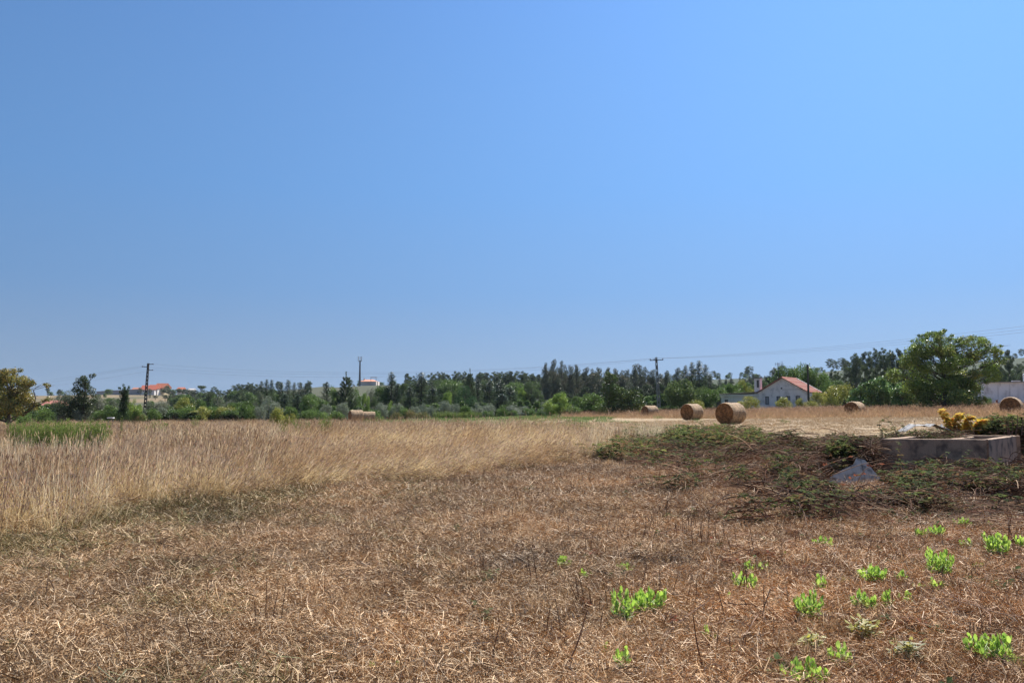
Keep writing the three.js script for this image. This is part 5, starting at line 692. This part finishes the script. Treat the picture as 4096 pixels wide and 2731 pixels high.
tree('round', 1862, 1545, 104, 135, 'round-headed soft green pine in the middle of the wood');
row('lime', 'light green tree', 'along the wood edge', 'light green trees along the wood', [[1330, 1545, 50, 150], [1790, 1563, 56, 130], [2090, 1540, 46, 150], [2240, 1567, 92, 100], [1462, 1560, 40, 130], [2205, 1590, 70, 98], [1565, 1598, 40, 115], [540, 1590, 60, 80]]);
row('broadleaf', 'green broadleaf tree', 'along the field edge', 'broadleaf trees along the field edge', [[1530, 1530, 80, 150], [1290, 1590, 70, 110], [2310, 1583, 80, 105], [2370, 1568, 112, 98], [2880, 1540, 80, 125], [2930, 1522, 100, 128], [1240, 1575, 80, 120], [1420, 1540, 60, 150], [2840, 1546, 90, 108], [3140, 1462, 140, 128], [3200, 1452, 150, 130], [3270, 1470, 120, 128], [3310, 1510, 70, 120], [800, 1588, 60, 120], [940, 1600, 80, 100], [990, 1598, 60, 95], [440, 1615, 70, 90], [860, 1570, 60, 150]]);
row('grey', 'grey-green tree', 'in the left hedge', 'grey-green trees in the left hedge', [[265, 1558, 110, 92], [395, 1572, 100, 95], [455, 1590, 70, 100], [655, 1592, 90, 110], [880, 1575, 90, 120], [920, 1590, 70, 115], [560, 1615, 70, 88], [600, 1605, 60, 110], [1040, 1560, 60, 130], [1480, 1540, 70, 160]]);
row('olive', 'silvery olive bush', 'along the wood edge', 'silvery olive bushes along the wood', [[1075, 1575, 92, 100], [1128, 1618, 60, 92], [1040, 1615, 60, 92], [1300, 1607, 62, 98], [1372, 1596, 66, 100], [1432, 1628, 44, 105], [1530, 1596, 74, 112], [1585, 1605, 66, 112], [1695, 1606, 60, 118], [1730, 1612, 50, 115], [1780, 1594, 80, 120], [1825, 1604, 60, 118], [1905, 1606, 66, 120], [1950, 1600, 80, 122], [2055, 1614, 76, 118], [2095, 1616, 60, 120], [2190, 1594, 66, 104], [330, 1618, 90, 84], [240, 1625, 60, 84], [640, 1620, 60, 88], [1655, 1615, 56, 112]]);
row('shrub', 'low green shrub', 'at the field edge', 'low green shrubs at the field edge', [[1005, 1615, 70, 92], [760, 1615, 90, 92], [700, 1618, 80, 94], [850, 1618, 90, 92], [480, 1628, 80, 84], [610, 1628, 70, 86], [1165, 1620, 70, 92], [1240, 1625, 80, 92], [1290, 1638, 90, 90], [1345, 1640, 70, 94], [1955, 1632, 52, 118], [2055, 1636, 50, 116], [180, 1622, 90, 80], [90, 1630, 90, 72], [2440, 1615, 60, 92], [2170, 1630, 60, 108], [2290, 1620, 80, 96], [1500, 1625, 70, 105], [1620, 1622, 60, 110], [1860, 1615, 60, 118], [2010, 1625, 60, 118], [2120, 1620, 60, 112], [3955, 1580, 52, 80], [920, 1625, 80, 90], [550, 1640, 70, 80], [400, 1635, 80, 82], [2690, 1618, 90, 108], [2655, 1622, 60, 106], [2730, 1625, 60, 104]]);
row('yellow', 'yellow-green shrub', 'along the field', 'yellow-green shrubs along the field', [[1115, 1628, 84, 44, 'yellow-green shrub standing in the tall grass left of the bale pair'], [1160, 1648, 60, 42], [2405, 1624, 56, 90], [2545, 1610, 80, 92], [2790, 1596, 78, 98], [2990, 1581, 106, 88], [3138, 1587, 74, 96], [3205, 1589, 50, 96], [3265, 1566, 80, 98], [3320, 1540, 110, 104], [3375, 1530, 90, 106], [3250, 1600, 60, 94], [740, 1590, 90, 105], [800, 1622, 100, 90], [900, 1620, 90, 92], [2970, 1520, 70, 135], [3010, 1545, 50, 130], [3920, 1600, 50, 70], [2480, 1622, 60, 92]]);
row('brush', 'brownish scrubby shrub', 'below the olives', 'brown scrub below the olives', [[1640, 1633, 90, 110], [1690, 1640, 70, 108], [1590, 1640, 60, 108], [2560, 1640, 60, 88], [560, 1650, 60, 80]]);
row('bamboo', 'dark leafy thicket', 'behind the concrete pole', 'dark thickets behind the concrete pole', [[2520, 1530, 70, 150], [2560, 1540, 80, 150], [2600, 1515, 76, 155], [2645, 1520, 76, 155], [2690, 1508, 76, 160], [2480, 1540, 70, 155], [2860, 1530, 70, 160], [3040, 1500, 70, 150], [3075, 1495, 60, 145], [2330, 1540, 70, 165], [2260, 1545, 70, 165], [2400, 1550, 60, 160]]);
row('fig', 'glossy large-leaved fig tree', 'beside the bale', 'fig trees right of the farmhouse', [[3440, 1530, 120, 86], [3500, 1494, 140, 84], [3560, 1500, 130, 85], [3610, 1530, 110, 82]]);
tree('loquat', 2730, 1515, 160, 106, 'large dome-shaped glossy tree left of the shed'); tree('loquat', 2815, 1545, 100, 112, 'smaller domed tree between the large dome and the shed');
tree('ivy', 500, 1531, 62, 84, 'narrow ivy-clad tree left of the dark pole');
row('weed', 'tall green weed', 'standing in the dry grass', 'tall green weeds in the dry grass', [...Array.from({ length: 24 }, (_, k) => [45 + k * 16.5 + rr(-6, 6), 1690 + rr(-24, 2), rr(60, 80), rr(26, 32)]), [640, 1678, 70, 32], [600, 1690, 50, 31], [780, 1660, 40, 40], [1185, 1672, 46, 34], [1130, 1682, 50, 32], [1305, 1650, 60, 36], [1290, 1672, 50, 34], [1225, 1676, 46, 36], [486, 1655, 14, 26], [742, 1705, 18, 27], [1740, 1660, 40, 48], [1470, 1670, 44, 52], [1520, 1660, 50, 60]]);
row('weed', 'tall green weed', 'below the olives', 'tall green weeds below the olives', Array.from({ length: 14 }, (_, k) => [1745 + k * 13 + rr(-4, 4), 1643 + rr(-4, 5), rr(26, 36), rr(98, 106)]));

// trees with a shape of their own
{
  const own = (name, label, px, depth, make) => { const p = at(px, HOR, depth), gy = land(p.x, p.z), t = thing(name, label, 'tree', [p.x, gy - 0.05, p.z]); const k = depth / F; make(t, (x) => (x - px) * k, (y) => at(px, y, depth).y - gy, k); return t; };
  const dress = (t, tr, cr) => { part(t, 'trunk', tr, M.bark); part(t, 'crown', cr, CROWN); };
  own('walnut_tree', 'big spreading walnut tree, dark below and airy above', 3790, 72, (t, X, Y, k) => {
    const l = []; const add = (x, y, r, z = gauss() * 1.3, f = 0.85) => l.push([X(x), Y(y), z, r * k, r * k * f, r * k]);
    for (const [x, y, r] of [[3640, 1440, 42], [3620, 1500, 40], [3660, 1400, 34], [3690, 1370, 30], [3720, 1345, 22], [3750, 1335, 20], [3790, 1335, 22], [3812, 1322, 14], [3700, 1420, 44], [3740, 1400, 40], [3790, 1390, 44], [3840, 1370, 34], [3870, 1360, 24], [3900, 1368, 26], [3930, 1365, 24], [3960, 1375, 22], [3955, 1410, 34], [3900, 1420, 44], [3850, 1440, 48], [3985, 1410, 24], [3998, 1440, 24], [3960, 1460, 34], [3940, 1500, 36], [3900, 1500, 44], [3920, 1545, 32], [3880, 1560, 36], [3780, 1460, 50], [3700, 1480, 50], [3650, 1540, 40], [3690, 1560, 46], [3740, 1540, 56], [3800, 1530, 56], [3850, 1530, 48], [3720, 1590, 46], [3780, 1590, 52], [3840, 1590, 46], [3670, 1600, 34], [3890, 1600, 26], [3755, 1362, 28], [3830, 1405, 34], [3990, 1475, 20]]) { add(x, y, r * 0.95); if (r > 18) { add(x + clamp(gauss() * 20, -22, 22), Math.max(1338, y + clamp(gauss() * 16, -14, 20)), r * 0.62); add(clamp(x + gauss() * 24, 3610, 3985), Math.max(1345, y + gauss() * 16), r * 0.42); } }
    for (const [x, y] of [[3662, 1362], [3700, 1338], [3745, 1325], [3794, 1318], [3816, 1316], [3880, 1348], [3925, 1350], [3966, 1352], [3990, 1385], [4004, 1410]]) add(x, y, 10, gauss() * 0.8, 0.6);
    dress(t, limbs(Y(1330), 0.24, l, { top: 0.8, from: 0.12, bark: [0.12, 0.10, 0.085], thin: 0.3 }), foliage(l, 56000, 0.15, 0.5, [[0.19, 0.26, 0.05], [0.25, 0.33, 0.07], [0.12, 0.18, 0.04], [0.32, 0.33, 0.09]], { shell: 0.35, glossy: 0.35 }));
  });
  own('oak_tree', 'yellowing oak with a bare forked branch at the left edge', 40, 66, (t, X, Y, k) => {
    const l = []; for (const [x, y, r] of [[-80, 1520, 50], [-20, 1500, 34], [20, 1490, 22], [50, 1482, 16], [62, 1478, 12], [10, 1530, 44], [60, 1520, 26], [90, 1522, 24], [120, 1530, 22], [140, 1532, 16], [110, 1550, 26], [60, 1570, 40], [0, 1580, 50], [-60, 1590, 50], [110, 1590, 32], [130, 1620, 26], [70, 1620, 40], [10, 1640, 40], [-50, 1650, 44], [100, 1640, 28], [160, 1540, 12], [172, 1536, 9], [205, 1595, 14], [190, 1600, 10]]) { l.push([X(x), Y(y), gauss() * 0.8, r * k, r * k * 0.85, r * k]); if (r > 30) l.push([X(x + gauss() * 20), Y(y + gauss() * 16), gauss(), r * k * 0.7, r * k * 0.6, r * k * 0.7]); }
    dress(t, limbs(Y(1500), 0.2, l, { top: 0.75, from: 0.15, thin: 0.3 }), foliage(l, 24000, 0.13, 0.6, GREEN.oak, { shell: 0.4, glossy: 0.35 }));
    const mb = new MB(), pt = (x, y) => V(X(x), Y(y), 0.3); mb.tube([pt(100, 1660), pt(140, 1625), pt(147, 1590), pt(137, 1560), pt(150, 1545), pt(168, 1535)], [0.09, 0.06, 0.045, 0.035, 0.02, 0.01], 6, [0.07, 0.055, 0.045]); mb.tube([pt(140, 1625), pt(180, 1608), pt(200, 1580), pt(210, 1565)], [0.055, 0.035, 0.02, 0.01], 6, [0.07, 0.055, 0.045]); part(t, 'bare_branch', mb.geo(true), M.bark);
  });
  own('ivy_clad_tree', 'tall ragged ivy-clad tree in the left hedge', 325, 84, (t, X, Y, k) => {
    const l = []; for (const [x, y, r] of [[352, 1502, 12], [362, 1498, 9], [345, 1515, 14], [318, 1510, 14], [305, 1518, 14], [325, 1525, 20], [340, 1535, 18], [300, 1535, 14], [322, 1550, 26], [345, 1560, 20], [300, 1555, 16], [325, 1580, 28], [335, 1610, 30], [310, 1610, 30], [290, 1600, 28], [270, 1620, 34], [300, 1640, 40], [345, 1640, 34], [250, 1645, 34], [372, 1600, 16], [360, 1580, 14], [360, 1545, 12]]) l.push([X(x), Y(y), gauss() * 0.5, r * k, r * k * 0.85, r * k]);
    dress(t, limbs(Y(1500), 0.2, l, { top: 0.9 }), foliage(l, 10000, 0.13, 0.6, [[0.045, 0.07, 0.022], [0.06, 0.085, 0.03], [0.085, 0.10, 0.045]], { shell: 0.4 }));
  });
  own('ivy_clad_tree', 'leaning tree smothered in climbers before the eucalyptus stand', 2440, 92, (t, X, Y, k) => {
    const l = []; for (const [x, y, r] of [[2432, 1490, 10], [2440, 1500, 14], [2455, 1505, 14], [2425, 1515, 14], [2445, 1525, 24], [2465, 1515, 14], [2430, 1545, 24], [2450, 1555, 30], [2440, 1585, 34], [2450, 1615, 38], [2430, 1630, 30], [2475, 1570, 24], [2490, 1560, 18], [2500, 1585, 26], [2520, 1575, 22], [2545, 1570, 18], [2560, 1585, 18], [2530, 1600, 28], [2555, 1610, 22], [2500, 1620, 32], [2535, 1630, 24], [2408, 1560, 8], [2470, 1640, 30]]) l.push([X(x), Y(y), gauss() * 0.6, r * k, r * k * 0.85, r * k]);
    dress(t, limbs(Y(1500), 0.2, l, { top: 0.85 }), foliage(l, 11000, 0.17, 0.55, [[0.07, 0.11, 0.03], [0.10, 0.15, 0.045], [0.13, 0.17, 0.05], [0.05, 0.08, 0.025]], { glossy: 0.45, shell: 0.4 }));
  });
}
{ // what stands behind and between: a wood that reads as one mass, and dark undergrowth
  const pineC = kinds.pine.make()[1], gumC = kinds.gum.make()[1], bushC = kinds.broadleaf.make()[1], dkC = foliage(ball(16, 3.4, 6, 0.45, 0.42, 0.16, 0.25, 0.4), 5000, 0.3, 0.5, GREEN.dark.map((c) => c.map((v) => v * 1.2))), A = [], B = [], C = [], Dk = [];
  for (let k = 0; k < 1400; k++) { const px = rr(-900, 5000), d = rr(180, 420), p = at(px, HOR, d), gy = land(p.x, p.z); const keep = table([[0, 0.12], [600, 0.25], [900, 0.7], [1050, 0.9], [1250, 0.25], [1300, 0.05], [1540, 0.05], [1600, 0.9], [2700, 1], [2850, 0.7], [4100, 0.8]], px); if (rnd() > keep) continue; const topPy = table([[0, 1590], [600, 1580], [900, 1560], [1050, 1545], [1250, 1565], [1540, 1550], [1640, 1512], [2150, 1508], [2200, 1478], [2700, 1505], [2870, 1520], [3100, 1512], [3400, 1500], [3700, 1480], [4100, 1475]], px) + rr(0, 40), H = clamp(at(px, topPy, d).y - gy, 3, 14), w = rr(0.7, 1.1); if (px > 2180 && px < 2700) B.push({ m: place(p.x, gy, p.z, rnd() * 6.28, w * H / 12, H / 13), c: tint([1, 1, 1], 0.15) }); else if (rnd() < 0.6) A.push({ m: place(p.x, gy, p.z, rnd() * 6.28, w * H / 9 * 1.2, H / 10), c: tint([1, 1, 1], 0.15) }); else C.push({ m: place(p.x, gy, p.z, rnd() * 6.28, H / 5, H / 5), c: tint([0.8, 0.8, 0.8], 0.2) }); }
  for (let k = 0; k < 900; k++) { const px = rr(-900, 5000), d = rr(500, 900), p = at(px, HOR, d), gy = land(p.x, p.z), keep = table([[200, 0.25], [600, 0.5], [1000, 0.6], [1240, 0.25], [1520, 0.25], [1650, 0.5], [3000, 0.95]], px); if (rnd() > keep) continue; const s = rr(0.6, 1.4); (rnd() < 0.5 ? A : C).push({ m: place(p.x, gy - 0.5, p.z, rnd() * 6.28, s * 1.1, s * (0.7)), c: tint([0.8, 0.85, 0.8], 0.15) }); }
  for (let k = 0; k < 1150; k++) { const px = rr(-900, 5000), d = rr(124, 165), p = at(px, HOR, d); if (px > 2730 && px < 3380 && d < 122) continue; if (px > 3900 && d < 115) continue; const gy = land(p.x, p.z), H = rr(1.2, 3.2); Dk.push({ m: place(p.x, gy, p.z, rnd() * 6.28, rr(0.5, 0.8), H / 6), c: tint([1.2, 1.2, 1.0], 0.25) }); }
  for (let k = 0; k < 150; k++) { const px = rr(-200, 1000), d = rr(88, 104), p = at(px, HOR, d), gy = land(p.x, p.z), H = rr(0.8, 1.7); Dk.push({ m: place(p.x, gy, p.z, rnd() * 6.28, rr(0.45, 0.7), H / 6), c: tint([0.7, 0.72, 0.6], 0.25) }); }
  stuff('distant_wood', pineC, CROWN, A, 'far pine wood covering the low hills', 'wood'); stuff('distant_wood', gumC, CROWN, B, 'far eucalyptus wood behind the tall stand', 'wood'); stuff('distant_wood', bushC, CROWN, C, 'far broadleaf scrub among the pines', 'wood'); stuff('hedge_undergrowth', dkC, CROWN, Dk, 'dark undergrowth filling the hedge behind the field', 'undergrowth');
}
renderer.render(scene, camera);
